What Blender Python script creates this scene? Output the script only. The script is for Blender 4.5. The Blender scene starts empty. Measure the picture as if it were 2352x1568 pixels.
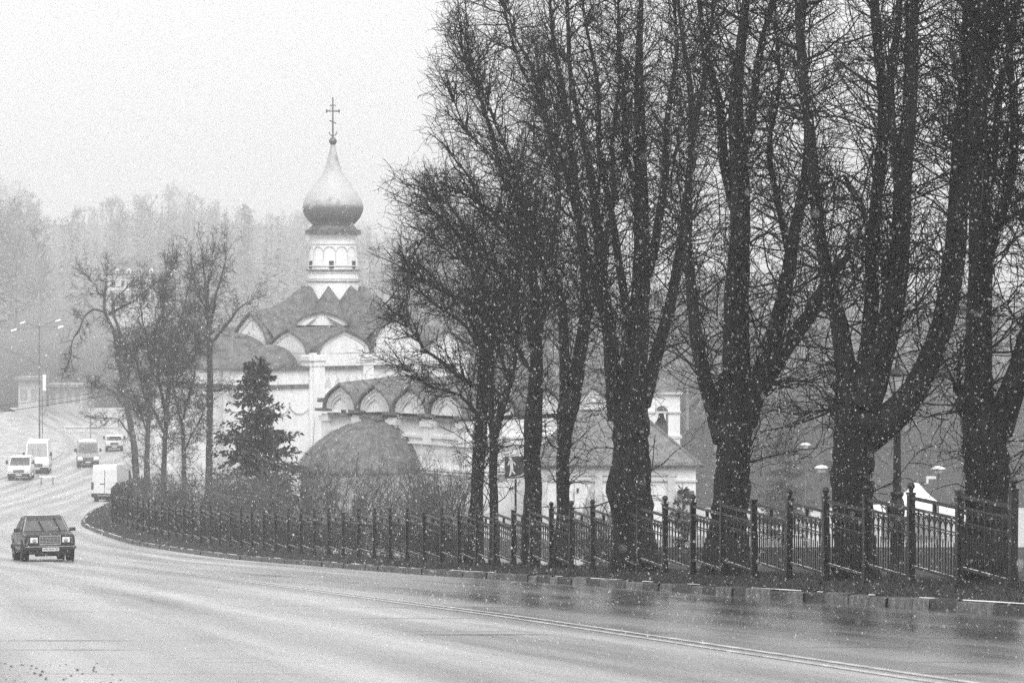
import bpy, bmesh, math, random
import numpy as np
from mathutils import Vector, Matrix, Euler

# ------------------------------------------------------------------ camera, sky, sun, exposure
SC = bpy.context.scene
COL = SC.collection
F = 6533.0          # focal length in units of a 2352-wide picture (100 mm on 36 mm)
CX, CY, HY = 1176.0, 784.0, 650.0
PITCH = math.atan((CY - HY) / F)
cam_d = bpy.data.cameras.new("camera")
cam_d.lens = 100.0
cam_d.sensor_width = 36.0
cam_d.clip_start = 0.5
cam_d.clip_end = 5000.0
cam_d.dof.use_dof = True
cam_d.dof.focus_distance = 60.0
cam_d.dof.aperture_fstop = 5.6
cam = bpy.data.objects.new("camera", cam_d)
cam.rotation_euler = (math.pi / 2 - PITCH, 0, 0)
COL.objects.link(cam)
SC.camera = cam

SUN_EL, SUN_AZ = math.radians(48), math.radians(200)
world = bpy.data.worlds.new("World")
SC.world = world
world.use_nodes = True
nt = world.node_tree
nt.nodes.clear()
out = nt.nodes.new("ShaderNodeOutputWorld")
bg = nt.nodes.new("ShaderNodeBackground")
sky = nt.nodes.new("ShaderNodeTexSky")
sky.sky_type = 'NISHITA'
sky.sun_disc = False
sky.sun_elevation = SUN_EL
sky.sun_rotation = SUN_AZ
sky.air_density = 1.0
sky.dust_density = 6.0
bwn = nt.nodes.new("ShaderNodeRGBToBW")
mixc = nt.nodes.new("ShaderNodeMix")          # even snow cloud over the clear sky model
mixc.data_type = 'RGBA'
mixc.inputs[0].default_value = 0.72
mixc.inputs[7].default_value = (9.4, 9.4, 9.4, 1)
nt.links.new(sky.outputs[0], bwn.inputs[0])
nt.links.new(bwn.outputs[0], mixc.inputs[6])
nt.links.new(mixc.outputs[2], bg.inputs[0])
bg.inputs[1].default_value = 0.11
nt.links.new(bg.outputs[0], out.inputs[0])

sun_d = bpy.data.lights.new("sun", 'SUN')
sun_d.energy = 1.5
sun_d.angle = math.radians(40)
sun_d.color = (1.0, 1.0, 1.0)
sun = bpy.data.objects.new("sun", sun_d)
sun.rotation_euler = (math.radians(42), 0, math.radians(20))
COL.objects.link(sun)

SC.view_settings.view_transform = 'Standard'
SC.view_settings.look = 'None'
SC.view_settings.gamma = 1.0
SC.view_settings.exposure = 0.48
SC.render.engine = 'CYCLES'
SC.cycles.use_denoising = False
SC.cycles.use_adaptive_sampling = True
SC.cycles.adaptive_threshold = 0.03
SC.cycles.adaptive_min_samples = 24
SC.cycles.max_bounces = 10
SC.cycles.volume_bounces = 6
SC.cycles.diffuse_bounces = 3
SC.cycles.glossy_bounces = 3

# ------------------------------------------------------------------ helpers
RNG = np.random.default_rng(7)
random.seed(7)


def P(x, y, Y):
    """point at ground distance Y that the photograph shows at pixel (x, y) of a 2352-wide picture"""
    u = (x - CX) / F
    v = (CY - y) / F
    c, s = math.cos(PITCH), math.sin(PITCH)
    dy = c + v * s
    dz = v * c - s
    k = Y / dy
    return np.array([u * k, Y, dz * k])


def sst(a, b, x):
    t = np.clip((np.asarray(x, float) - a) / (b - a), 0, 1)
    return t * t * (3 - 2 * t)


_YG = np.arange(-120, 2101, 1.0)


def _curve(tab, sig):
    ys, vs = zip(*tab)
    v = np.interp(_YG, ys, vs)
    k = np.arange(-int(3 * sig), int(3 * sig) + 1)
    w = np.exp(-0.5 * (k / sig) ** 2)
    w /= w.sum()
    pad = len(k) // 2
    vp = np.concatenate([2 * v[0] - v[pad:0:-1], v, 2 * v[-1] - v[-2:-pad - 2:-1]])
    return np.convolve(vp, w, 'valid')


_ZR = _curve([(-120, -0.9), (0, -1.3), (9, -1.6), (14, -1.97), (20, -2.51), (30, -3.40), (41, -4.39), (60, -6.08), (76, -7.52),
              (100, -9.45), (120, -10.8), (140, -11.75), (180, -14.3), (220, -16.5), (260, -17.0), (300, -16.9),
              (340, -15.6), (380, -13.5), (450, -11), (700, -5), (1000, 7), (1300, 20), (1550, 32), (1850, 38), (2100, 39)], 4) - 0.25
_XF = _curve([(-120, 15.4 + .218 * 120), (76, -1.17), (98, -7.9), (118, -14), (140, -19.8), (180, -25.2), (220, -29),
              (255, -28.6), (285, -29), (310, -33), (350, -46), (400, -62), (800, -180), (1800, -420)], 6)
_ZC = _curve([(-120, 0.2), (0, -1.5), (41, -4.6), (60, -6.3), (76, -7.8), (100, -9.75), (130, -12.05), (145, -13.6),
              (170, -16.4), (235, -16.5), (300, -14.5), (380, -12.5), (450, -11), (700, -5), (1000, 7), (1300, 20), (1550, 32), (1850, 38), (2100, 39)], 2)
_ZL = _curve([(-120, 0.2), (0, -1.5), (41, -4.8), (60, -7.0), (76, -8.9), (100, -11.4), (120, -13.4), (140, -15.5),
              (165, -16.0), (235, -16.5), (300, -14.5), (380, -12.5), (450, -11), (700, -5), (1000, 7), (1300, 20), (1550, 32), (1850, 38), (2100, 39)], 3)


def zroad(Y): return np.interp(Y, _YG, _ZR)
def xfence(Y): return np.interp(Y, _YG, _XF)
def xkerb(Y): return xfence(Y) - 1.6


def tang(Y):
    d = (xkerb(Y + 1) - xkerb(Y - 1)) / 2
    n = math.hypot(d, 1)
    return d / n, 1 / n


def ground(X, Y):
    X = np.asarray(X, float)
    Y = np.asarray(Y, float)
    s = X - xkerb(Y)
    zr = zroad(Y)
    verge = zr + 0.13 + 0.12 * sst(0.2, 1.6, s)
    zl = np.interp(Y, _YG, _ZL)
    zc = np.interp(Y, _YG, _ZC)
    cf = sst(1.0, 6.0, X)
    low = zl * (1 - cf) + zc * cf
    w = sst(2.7, 9.8, s)
    right = verge * (1 - w) + low * w
    left = zr + 0.12 * sst(-14.2, -15, s)
    left = left + 22 * sst(-90, -190, X) * sst(420, 760, Y)
    flat = -11 + .0035 * (Y - 450)
    fw = sst(450, 900, Y) * sst(-150, -30, X)
    left = left * (1 - fw) + flat * fw
    right = right * (1 - fw) + flat * fw
    left = left + 1.5 * sst(-20, -40, s) * (1 - sst(180, 250, Y))
    return np.where(s > 0, right, left)


def hit(x, y, y0=6.0, y1=600.0):
    Ys = np.concatenate([np.arange(y0, 120, .1), np.arange(120, y1, .4)])
    p = P(x, y, 1.0)
    g = ground(p[0] * Ys, Ys)
    b = np.nonzero(p[2] * Ys <= g)[0]
    Y = Ys[b[0]] if len(b) else y1
    return np.array([p[0] * Y, Y, float(ground(p[0] * Y, Y))])


# ---- materials
MATS = {}


def mat(name, base, rough=0.7, metal=0.0, var=0.25, scale=6.0, bump=0.0, bscale=30.0, coat=0.0, emit=0.0, stretch=None, spec=0.5):
    if name in MATS:
        return MATS[name]
    m = bpy.data.materials.new(name)
    m.use_nodes = True
    t = m.node_tree
    b = t.nodes["Principled BSDF"]
    b.inputs["Roughness"].default_value = rough
    b.inputs["Metallic"].default_value = metal
    b.inputs["Coat Weight"].default_value = coat
    b.inputs["Specular IOR Level"].default_value = spec
    geo = t.nodes.new("ShaderNodeNewGeometry")
    vec = geo.outputs["Position"]
    if stretch:
        mp = t.nodes.new("ShaderNodeMapping")
        mp.inputs["Scale"].default_value = stretch
        t.links.new(vec, mp.inputs["Vector"])
        vec = mp.outputs[0]
    n1 = t.nodes.new("ShaderNodeTexNoise")
    n1.inputs["Scale"].default_value = scale
    n1.inputs["Detail"].default_value = 6
    n1.inputs["Roughness"].default_value = 0.65
    t.links.new(vec, n1.inputs["Vector"])
    rmp = t.nodes.new("ShaderNodeValToRGB")
    lo, hi = base * (1 - var), min(1.0, base * (1 + var))
    rmp.color_ramp.elements[0].position = 0.33
    rmp.color_ramp.elements[1].position = 0.67
    rmp.color_ramp.elements[0].color = (lo, lo, lo, 1)
    rmp.color_ramp.elements[1].color = (hi, hi, hi, 1)
    t.links.new(n1.outputs["Fac"], rmp.inputs[0])
    t.links.new(rmp.outputs[0], b.inputs["Base Color"])
    if bump:
        n2 = t.nodes.new("ShaderNodeTexNoise")
        n2.inputs["Scale"].default_value = bscale
        n2.inputs["Detail"].default_value = 5
        t.links.new(vec, n2.inputs["Vector"])
        bp = t.nodes.new("ShaderNodeBump")
        bp.inputs["Strength"].default_value = bump
        bp.inputs["Distance"].default_value = 0.05
        t.links.new(n2.outputs["Fac"], bp.inputs["Height"])
        t.links.new(bp.outputs[0], b.inputs["Normal"])
    if emit:
        b.inputs["Emission Color"].default_value = (1, 1, 1, 1)
        b.inputs["Emission Strength"].default_value = emit
    MATS[name] = m
    return m


M_bark = mat("bark", 0.016, 0.85, var=0.8, scale=11, bump=1.0, bscale=16, stretch=(1, 1, .35), spec=.3)
M_twig = mat("twig", 0.015, 0.8, var=0.3, scale=3, spec=.3)
M_greybark = mat("grey_bark", 0.085, 0.85, var=0.4, scale=5, spec=.3)
M_needle = mat("needles", 0.05, 0.8, var=0.5, scale=3, spec=.3)
M_iron = mat("painted_iron", 0.018, 0.42, var=0.4, scale=14, spec=.45)
M_snow = mat("snow", 0.82, 0.7, var=0.06, scale=20)
M_plaster = mat("lime_plaster", 0.84, 0.85, var=0.11, scale=1.5, bump=.2, bscale=9, stretch=(1, 1, .35))
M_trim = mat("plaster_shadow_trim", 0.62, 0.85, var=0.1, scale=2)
M_roof = mat("roof_metal", 0.12, 0.5, metal=0.0, var=0.5, scale=2.2, bump=.15, bscale=4)
M_rooflight = mat("roof_metal_wet", 0.20, 0.45, var=0.3, scale=1.8)
M_tile = mat("roof_tiles", 0.16, 0.6, var=0.4, scale=2.2, bump=.4, bscale=9)
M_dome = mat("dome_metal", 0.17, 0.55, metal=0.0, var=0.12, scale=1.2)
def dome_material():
    # zinc sheet, paler wherever the surface faces up
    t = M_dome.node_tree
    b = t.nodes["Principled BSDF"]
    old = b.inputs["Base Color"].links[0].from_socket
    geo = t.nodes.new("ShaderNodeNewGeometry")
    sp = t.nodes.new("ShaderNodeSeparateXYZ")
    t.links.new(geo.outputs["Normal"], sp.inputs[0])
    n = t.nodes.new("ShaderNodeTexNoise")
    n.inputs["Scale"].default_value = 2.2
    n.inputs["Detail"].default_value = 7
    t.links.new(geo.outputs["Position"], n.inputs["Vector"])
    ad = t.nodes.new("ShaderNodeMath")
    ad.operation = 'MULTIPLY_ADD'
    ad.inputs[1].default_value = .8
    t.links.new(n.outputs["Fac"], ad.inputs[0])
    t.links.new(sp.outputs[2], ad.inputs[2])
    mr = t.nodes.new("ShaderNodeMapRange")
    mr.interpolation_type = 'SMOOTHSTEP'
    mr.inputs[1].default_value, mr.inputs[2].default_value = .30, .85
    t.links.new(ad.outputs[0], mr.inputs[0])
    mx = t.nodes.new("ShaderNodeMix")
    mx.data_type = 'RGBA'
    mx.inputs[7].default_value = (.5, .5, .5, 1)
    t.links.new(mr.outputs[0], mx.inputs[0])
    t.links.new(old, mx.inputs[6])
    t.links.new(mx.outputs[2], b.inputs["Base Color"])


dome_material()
M_dark = mat("dark_opening", 0.03, 0.6, var=0.2)
M_glass = mat("window_glass", 0.035, 0.08, var=0.2, spec=.8)
M_screen = mat("wet_windscreen", 0.10, 0.18, var=0.25, scale=25, spec=.8)
M_black = mat("black_car_paint", 0.008, 0.34, var=0.4, scale=8, coat=.2)
M_rubber = mat("rubber", 0.02, 0.8, var=0.3)
M_chrome = mat("chrome", 0.65, 0.22, metal=1.0, var=0.1)
M_whitepaint = mat("white_vehicle_paint", 0.74, 0.35, var=0.06, scale=2, coat=.3)
M_greypaint = mat("grey_vehicle_paint", 0.28, 0.35, var=0.12, scale=3, coat=.3)
M_lens = mat("lamp_lens", 0.75, 0.12, var=0.1, scale=20)
M_lit = mat("lit_lamp", 0.9, 0.3, var=0.02, emit=1.6)
M_plate = mat("plate_white", 0.62, 0.5, var=0.12, scale=30)
M_red = mat("tail_lamp", 0.07, 0.3, var=0.2)
M_signblue = mat("sign_face", 0.07, 0.45, var=0.25, scale=9)
M_canvas = mat("tent_canvas", 0.82, 0.7, var=0.04, scale=2)
M_mast = mat("lamp_pole_metal", 0.10, 0.5, var=0.2)
M_farwall = mat("far_wall", 0.6, 0.85, var=0.08, scale=1)


# ---- mesh builder
class MB:
    def __init__(self):
        self.v = []
        self.f = []

    def add(self, vs, fs):
        o = len(self.v)
        self.v.extend([tuple(map(float, q)) for q in vs])
        self.f.extend([tuple(i + o for i in q) for q in fs])
        return self

    def box(self, c, size, rz=0.0, taper=1.0):
        cx, cy, cz = c
        hx, hy, hz = size[0] / 2, size[1] / 2, size[2] / 2
        vs = []
        for z, k in ((-hz, 1.0), (hz, taper)):
            for sx, sy in ((-1, -1), (1, -1), (1, 1), (-1, 1)):
                x, y = sx * hx * k, sy * hy * k
                vs.append((cx + x * math.cos(rz) - y * math.sin(rz), cy + x * math.sin(rz) + y * math.cos(rz), cz + z))
        return self.add(vs, [(3, 2, 1, 0), (4, 5, 6, 7), (0, 1, 5, 4), (1, 2, 6, 5), (2, 3, 7, 6), (3, 0, 4, 7)])

    def tube(self, pts, rs, k=6, cap=True):
        pts = [np.array(p, float) for p in pts]
        if not hasattr(rs, '__len__'):
            rs = [rs] * len(pts)
        vs = []
        n = len(pts)
        d0 = pts[-1] - pts[0]
        ref = np.array([0, 0, 1.0]) if abs(d0[2]) < .8 * np.linalg.norm(d0) else np.array([1.0, 0, 0])
        for i, p in enumerate(pts):
            t = pts[min(i + 1, n - 1)] - pts[max(i - 1, 0)]
            t /= (np.linalg.norm(t) + 1e-12)
            u = np.cross(t, ref)
            u /= (np.linalg.norm(u) + 1e-12)
            w = np.cross(t, u)
            for j in range(k):
                a = 2 * math.pi * j / k + (math.pi / 4 if k == 4 else 0)
                vs.append(p + rs[i] * (math.cos(a) * u + math.sin(a) * w))
        fs = []
        for i in range(n - 1):
            for j in range(k):
                fs.append((i * k + j, i * k + (j + 1) % k, (i + 1) * k + (j + 1) % k, (i + 1) * k + j))
        if cap:
            fs.append(tuple(range(k))[::-1])
            fs.append(tuple((n - 1) * k + j for j in range(k)))
        return self.add(vs, fs)

    def lathe(self, prof, k=24, c=(0, 0, 0), a0=0.0, a1=2 * math.pi):
        full = abs(a1 - a0 - 2 * math.pi) < 1e-6
        m = k if full else k + 1
        vs = []
        for r, z in prof:
            for j in range(m):
                a = a0 + (a1 - a0) * j / k
                vs.append((c[0] + r * math.cos(a), c[1] + r * math.sin(a), c[2] + z))
        fs = []
        for i in range(len(prof) - 1):
            for j in range(k):
                j2 = (j + 1) % m
                fs.append((i * m + j, i * m + j2, (i + 1) * m + j2, (i + 1) * m + j))
        return self.add(vs, fs)

    def prism(self, poly, d0, d1, axis='y'):
        """2-D polygon (a, z) extruded along axis from d0 to d1"""
        n = len(poly)
        vs = []
        for d in (d0, d1):
            for a, z in poly:
                vs.append((a, d, z) if axis == 'y' else ((d, a, z) if axis == 'x' else (a, z, d)))
        fs = [tuple(range(n)), tuple(range(2 * n - 1, n - 1, -1))]
        for i in range(n):
            j = (i + 1) % n
            fs.append((i, i + n, j + n, j))
        return self.add(vs, fs)

    def xform(self, fn, start=0):
        self.v[start:] = [tuple(fn(np.array(q))) for q in self.v[start:]]
        return self

    def build(self, name, m, parent=None, smooth=False, bevel=0.0):
        me = bpy.data.meshes.new(name)
        me.from_pydata(self.v, [], self.f)
        bm = bmesh.new()
        bm.from_mesh(me)
        if bevel:
            bmesh.ops.remove_doubles(bm, verts=bm.verts, dist=1e-4)
            bmesh.ops.bevel(bm, geom=[e for e in bm.edges if len(e.link_faces) == 2 and e.calc_face_angle(0) > .35],
                            offset=bevel, segments=2, profile=.6, affect='EDGES')
        bmesh.ops.recalc_face_normals(bm, faces=bm.faces)
        bm.to_mesh(me)
        bm.free()
        if smooth:
            me.polygons.foreach_set("use_smooth", [True] * len(me.polygons))
        me.materials.append(m)
        o = bpy.data.objects.new(name, me)
        COL.objects.link(o)
        if parent is not None:
            o.parent = parent
        return o


def np_mesh(name, V, Q, m, parent=None, smooth=False):
    """fast mesh from arrays; Q is (n, 3 or 4) face indices"""
    me = bpy.data.meshes.new(name)
    V = np.ascontiguousarray(V, dtype=np.float32)
    Q = np.ascontiguousarray(Q, dtype=np.int32)
    k = Q.shape[1]
    me.vertices.add(len(V))
    me.vertices.foreach_set("co", V.ravel())
    me.loops.add(Q.size)
    me.loops.foreach_set("vertex_index", Q.ravel())
    me.polygons.add(len(Q))
    me.polygons.foreach_set("loop_start", np.arange(0, Q.size, k, dtype=np.int32))
    if smooth:
        me.polygons.foreach_set("use_smooth", np.ones(len(Q), dtype=bool))
    me.update(calc_edges=True)
    me.validate()
    me.materials.append(m)
    o = bpy.data.objects.new(name, me)
    COL.objects.link(o)
    if parent is not None:
        o.parent = parent
    return o


def nrm(a):
    return a / (np.linalg.norm(a, axis=-1, keepdims=True) + 1e-9)


def tubes_np(pts, r, k=3):
    """pts (N,n,3), r (N,n) -> verts, quads"""
    N, n, _ = pts.shape
    t = nrm(np.gradient(pts, axis=1))
    d = nrm(pts[:, -1] - pts[:, 0])
    ref = np.where((np.abs(d[:, 2:3]) < .8), np.array([[0, 0, 1.0]]), np.array([[1.0, 0.2, 0]]))
    u = nrm(np.cross(t, ref[:, None, :]))
    w = np.cross(t, u)
    a = np.arange(k) * 2 * np.pi / k
    V = pts[:, :, None, :] + r[:, :, None, None] * (np.cos(a)[None, None, :, None] * u[:, :, None, :] + np.sin(a)[None, None, :, None] * w[:, :, None, :])
    base = (np.arange(N) * n * k)[:, None, None] + (np.arange(n - 1) * k)[None, :, None]
    j = np.arange(k)[None, None, :]
    j2 = (j + 1) % k
    Q = np.stack([base + j, base + j2, base + k + j2, base + k + j], axis=-1).reshape(-1, 4)
    return V.reshape(-1, 3), Q


def join_np(parts):
    Vs, Qs, o = [], [], 0
    for V, Q in parts:
        Vs.append(V)
        Qs.append(Q + o)
        o += len(V)
    return np.concatenate(Vs), np.concatenate(Qs)


def resample(pts, rad, n):
    pts = np.array(pts, float)
    rad = np.array(rad, float)
    seg = np.r_[0, np.cumsum(np.linalg.norm(np.diff(pts, axis=0), axis=1))]
    tt = np.linspace(0, seg[-1], n)
    # smooth the polyline a little so limbs bend rather than kink
    P3 = np.stack([np.interp(tt, seg, pts[:, i]) for i in range(3)], axis=1)
    for _ in range(2):
        P3[1:-1] = .25 * P3[:-2] + .5 * P3[1:-1] + .25 * P3[2:]
    return P3, np.interp(tt, seg, rad)


def spawn(par, count, length, ang=(35, 70), t=(0.1, 1.0), n=5, up=0.0, wig=0.12, rng=RNG, w=None, hor=0.0, shrink=True):
    """children of parent curves par (N,n0,3): (count,n,3)"""
    N, n0, _ = par.shape
    idx = rng.choice(N, count, p=w)
    tt = rng.uniform(t[0], t[1], count) * (n0 - 1)
    i0 = np.minimum(tt.astype(int), n0 - 2)
    fr = (tt - i0)[:, None]
    p0 = par[idx, i0] * (1 - fr) + par[idx, i0 + 1] * fr
    tg = nrm(par[idx, i0 + 1] - par[idx, i0])
    rnd = nrm(rng.normal(size=(count, 3)))
    perp = nrm(rnd - tg * np.sum(rnd * tg, axis=1, keepdims=True))
    if hor:
        perp[:, 2] *= (1 - hor)
        perp = nrm(perp)
    a = np.radians(rng.uniform(ang[0], ang[1], count))[:, None]
    d = nrm(tg * np.cos(a) + perp * np.sin(a))
    L = rng.uniform(length[0], length[1], count)
    if shrink:
        L = L * (1.15 - 0.6 * (tt / (n0 - 1)))
    step = (L / (n - 1))[:, None]
    out = np.empty((count, n, 3))
    out[:, 0] = p0
    upv = np.array([[0, 0, 1.0]])
    if np.ndim(up) == 1:
        up = np.asarray(up)[idx][:, None]
    for k in range(1, n):
        d = nrm(d + rng.normal(size=(count, 3)) * wig + upv * up)
        out[:, k] = out[:, k - 1] + d * step
    return out


def taper(N, n, r0, r1, rng=RNG, spread=.3):
    s = rng.uniform(1 - spread, 1 + spread, (N, 1))
    return s * np.linspace(r0, r1, n)[None, :]


def thing(name, label, cat, loc, rz=0.0, group=None):
    o = bpy.data.objects.new(name, None)
    o.empty_display_size = .3
    COL.objects.link(o)
    o.location = tuple(map(float, loc))
    o.rotation_euler = (0, 0, rz)
    o["label"] = label
    o["category"] = cat
    if group:
        o["group"] = group
    return o


def tag(o, label, cat, group=None):
    o["label"] = label
    o["category"] = cat
    if group:
        o["group"] = group
    return o


def kind(o, k):
    o["kind"] = k
    return o


def copy_tree(o, parent=None):
    c = o.copy()
    COL.objects.link(c)
    if parent is not None:
        c.parent = parent
    for ch in list(o.children):
        copy_tree(ch, c)
    return c

# ------------------------------------------------------------------ ground, road, kerb
def grid_sheet(name, Ys, Ss, zf, m, uv=False, xoff=xkerb):
    Yg, Sg = np.meshgrid(Ys, Ss, indexing='ij')
    X = xoff(Yg) + Sg
    Z = zf(X, Yg, Sg)
    V = np.stack([X, Yg, Z], -1).reshape(-1, 3)
    a, b = len(Ys), len(Ss)
    i = np.arange(a - 1)[:, None] * b + np.arange(b - 1)[None, :]
    Q = np.stack([i, i + 1, i + b + 1, i + b], -1).reshape(-1, 4)
    o = np_mesh(name, V, Q, m, smooth=True)
    if uv:
        me = o.data
        ul = me.uv_layers.new(name="UVMap")
        li = np.empty(len(me.loops), dtype=np.int32)
        me.loops.foreach_get("vertex_index", li)
        S2, Y2 = Sg.ravel(), Yg.ravel()
        ul.data.foreach_set("uv", np.stack([S2[li], Y2[li]], -1).astype(np.float32).ravel())
    return o


def ground_material():
    m = bpy.data.materials.new("ground_turf")
    m.use_nodes = True
    t = m.node_tree
    b = t.nodes["Principled BSDF"]
    b.inputs["Roughness"].default_value = .9
    b.inputs["Specular IOR Level"].default_value = .2
    geo = t.nodes.new("ShaderNodeNewGeometry")
    n = t.nodes.new("ShaderNodeTexNoise")
    n.inputs["Scale"].default_value = 3.0
    n.inputs["Detail"].default_value = 8
    n.inputs["Roughness"].default_value = .75
    t.links.new(geo.outputs["Position"], n.inputs["Vector"])
    r = t.nodes.new("ShaderNodeValToRGB")
    e = r.color_ramp.elements
    e[0].position, e[1].position = .35, .68
    e[0].color = (.012, .012, .012, 1)
    e[1].color = (.05, .05, .05, 1)
    x = r.color_ramp.elements.new(.74)
    x.color = (.2, .2, .2, 1)       # scraps of snow caught in the turf
    t.links.new(n.outputs["Fac"], r.inputs[0])
    sp_ = t.nodes.new("ShaderNodeSeparateXYZ")
    t.links.new(geo.outputs["Position"], sp_.inputs[0])
    fy = t.nodes.new("ShaderNodeMapRange")          # ground turns paler on the open hill beyond the town
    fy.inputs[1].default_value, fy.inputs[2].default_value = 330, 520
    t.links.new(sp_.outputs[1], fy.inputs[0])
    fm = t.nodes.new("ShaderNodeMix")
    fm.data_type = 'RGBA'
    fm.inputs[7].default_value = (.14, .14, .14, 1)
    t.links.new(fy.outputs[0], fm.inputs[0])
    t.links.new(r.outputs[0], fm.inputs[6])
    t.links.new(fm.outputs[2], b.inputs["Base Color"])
    bp = t.nodes.new("ShaderNodeBump")
    bp.inputs["Strength"].default_value = .8
    n2 = t.nodes.new("ShaderNodeTexNoise")
    n2.inputs["Scale"].default_value = 14
    n2.inputs["Detail"].default_value = 6
    t.links.new(geo.outputs["Position"], n2.inputs["Vector"])
    t.links.new(n2.outputs["Fac"], bp.inputs["Height"])
    t.links.new(bp.outputs[0], b.inputs["Normal"])
    return m


def road_material():
    m = bpy.data.materials.new("wet_asphalt")
    m.use_nodes = True
    t = m.node_tree
    b = t.nodes["Principled BSDF"]
    uv = t.nodes.new("ShaderNodeUVMap")
    geo = t.nodes.new("ShaderNodeNewGeometry")

    def noise(scale, vec, sx, sy, det=5, rough=.6):
        mp = t.nodes.new("ShaderNodeMapping")
        mp.inputs["Scale"].default_value = (sx, sy, 1)
        t.links.new(vec, mp.inputs["Vector"])
        n = t.nodes.new("ShaderNodeTexNoise")
        n.inputs["Scale"].default_value = scale
        n.inputs["Detail"].default_value = det
        n.inputs["Roughness"].default_value = rough
        t.links.new(mp.outputs[0], n.inputs["Vector"])
        return n

    tracks = noise(1.0, uv.outputs[0], .9, .035)            # wheel tracks and run-off along the road
    patch = noise(1.0, uv.outputs[0], .35, .10, 6, .65)
    grain = noise(28, geo.outputs["Position"], 1, 1, 3)
    mul = t.nodes.new("ShaderNodeMath")
    mul.operation = 'MULTIPLY'
    t.links.new(tracks.outputs["Fac"], mul.inputs[0])
    t.links.new(patch.outputs["Fac"], mul.inputs[1])
    rr = t.nodes.new("ShaderNodeMapRange")
    rr.inputs[1].default_value, rr.inputs[2].default_value = .14, .36
    rr.inputs[3].default_value, rr.inputs[4].default_value = .22, .48
    t.links.new(mul.outputs[0], rr.inputs[0])
    sep = t.nodes.new("ShaderNodeSeparateXYZ")
    t.links.new(uv.outputs[0], sep.inputs[0])
    gut = t.nodes.new("ShaderNodeMapRange")           # run-off and painted-in dark reflections towards the kerb, thin slush film elsewhere
    gut.interpolation_type = 'SMOOTHSTEP'
    gut.inputs[1].default_value, gut.inputs[2].default_value = -7.5, -3.0
    t.links.new(sep.outputs[0], gut.inputs[0])
    fary = t.nodes.new("ShaderNodeMapRange")
    fary.inputs[1].default_value, fary.inputs[2].default_value = 45, 85
    fary.inputs[3].default_value, fary.inputs[4].default_value = 1, 0
    t.links.new(sep.outputs[1], fary.inputs[0])
    gm = t.nodes.new("ShaderNodeMath")
    gm.operation = 'MULTIPLY'
    t.links.new(gut.outputs[0], gm.inputs[0])
    t.links.new(fary.outputs[0], gm.inputs[1])
    rmix = t.nodes.new("ShaderNodeMath")
    rmix.operation = 'MULTIPLY_ADD'
    rmix.inputs[1].default_value = -.19
    t.links.new(gm.outputs[0], rmix.inputs[0])
    t.links.new(rr.outputs[0], rmix.inputs[2])
    t.links.new(rmix.outputs[0], b.inputs["Roughness"])
    cr = t.nodes.new("ShaderNodeValToRGB")
    e = cr.color_ramp.elements
    e[0].position, e[1].position = .36, .64
    e[0].color = (.22, .22, .22, 1)
    e[1].color = (.54, .54, .54, 1)
    ad = t.nodes.new("ShaderNodeMix")
    ad.data_type = 'FLOAT'
    ad.inputs[0].default_value = .38
    t.links.new(tracks.outputs["Fac"], ad.inputs[2])
    t.links.new(grain.outputs["Fac"], ad.inputs[3])
    t.links.new(ad.outputs[0], cr.inputs[0])
    strk = noise(1.0, uv.outputs[0], .22, 1.9, 4, .55)       # cracks and patched seams across the road
    sr = t.nodes.new("ShaderNodeMapRange")
    sr.inputs[1].default_value, sr.inputs[2].default_value = .335, .36
    sr.inputs[3].default_value, sr.inputs[4].default_value = .30, 1.0
    t.links.new(strk.outputs["Fac"], sr.inputs[0])
    dk = t.nodes.new("ShaderNodeMapRange")  # near kerb side darkened, reflected trees partly put into the colour
    dk.inputs[3].default_value, dk.inputs[4].default_value = 1.0, .28
    t.links.new(gm.outputs[0], dk.inputs[0])
    ph = t.nodes.new("ShaderNodeMath")                 # worn wheel bands, wandering a little
    ph.operation = 'MULTIPLY_ADD'
    ph.inputs[1].default_value = 3.6
    t.links.new(sep.outputs[0], ph.inputs[0])
    ph2 = t.nodes.new("ShaderNodeMath")
    ph2.operation = 'MULTIPLY'
    ph2.inputs[1].default_value = 5.0
    t.links.new(patch.outputs["Fac"], ph2.inputs[0])
    t.links.new(ph2.outputs[0], ph.inputs[2])
    sn = t.nodes.new("ShaderNodeMath")
    sn.operation = 'SINE'
    t.links.new(ph.outputs[0], sn.inputs[0])
    sm = t.nodes.new("ShaderNodeMapRange")
    sm.inputs[1].default_value, sm.inputs[2].default_value = -1, 1
    sm.inputs[3].default_value, sm.inputs[4].default_value = .74, 1.08
    t.links.new(sn.outputs[0], sm.inputs[0])
    m0 = t.nodes.new("ShaderNodeMath")
    m0.operation = 'MULTIPLY'
    t.links.new(sr.outputs[0], m0.inputs[0])
    t.links.new(sm.outputs[0], m0.inputs[1])
    m1 = t.nodes.new("ShaderNodeMath")
    m1.operation = 'MULTIPLY'
    t.links.new(m0.outputs[0], m1.inputs[0])
    t.links.new(dk.outputs[0], m1.inputs[1])
    mx = t.nodes.new("ShaderNodeMix")
    mx.data_type = 'RGBA'
    mx.blend_type = 'MULTIPLY'
    mx.inputs[0].default_value = 1
    t.links.new(cr.outputs[0], mx.inputs[6])
    t.links.new(m1.outputs[0], mx.inputs[7])
    t.links.new(mx.outputs[2], b.inputs["Base Color"])
    b.inputs["IOR"].default_value = 1.5
    bp = t.nodes.new("ShaderNodeBump")
    bp.inputs["Strength"].default_value = .15
    bp.inputs["Distance"].default_value = .02
    t.links.new(grain.outputs["Fac"], bp.inputs["Height"])
    t.links.new(bp.outputs[0], b.inputs["Normal"])
    return m


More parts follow.
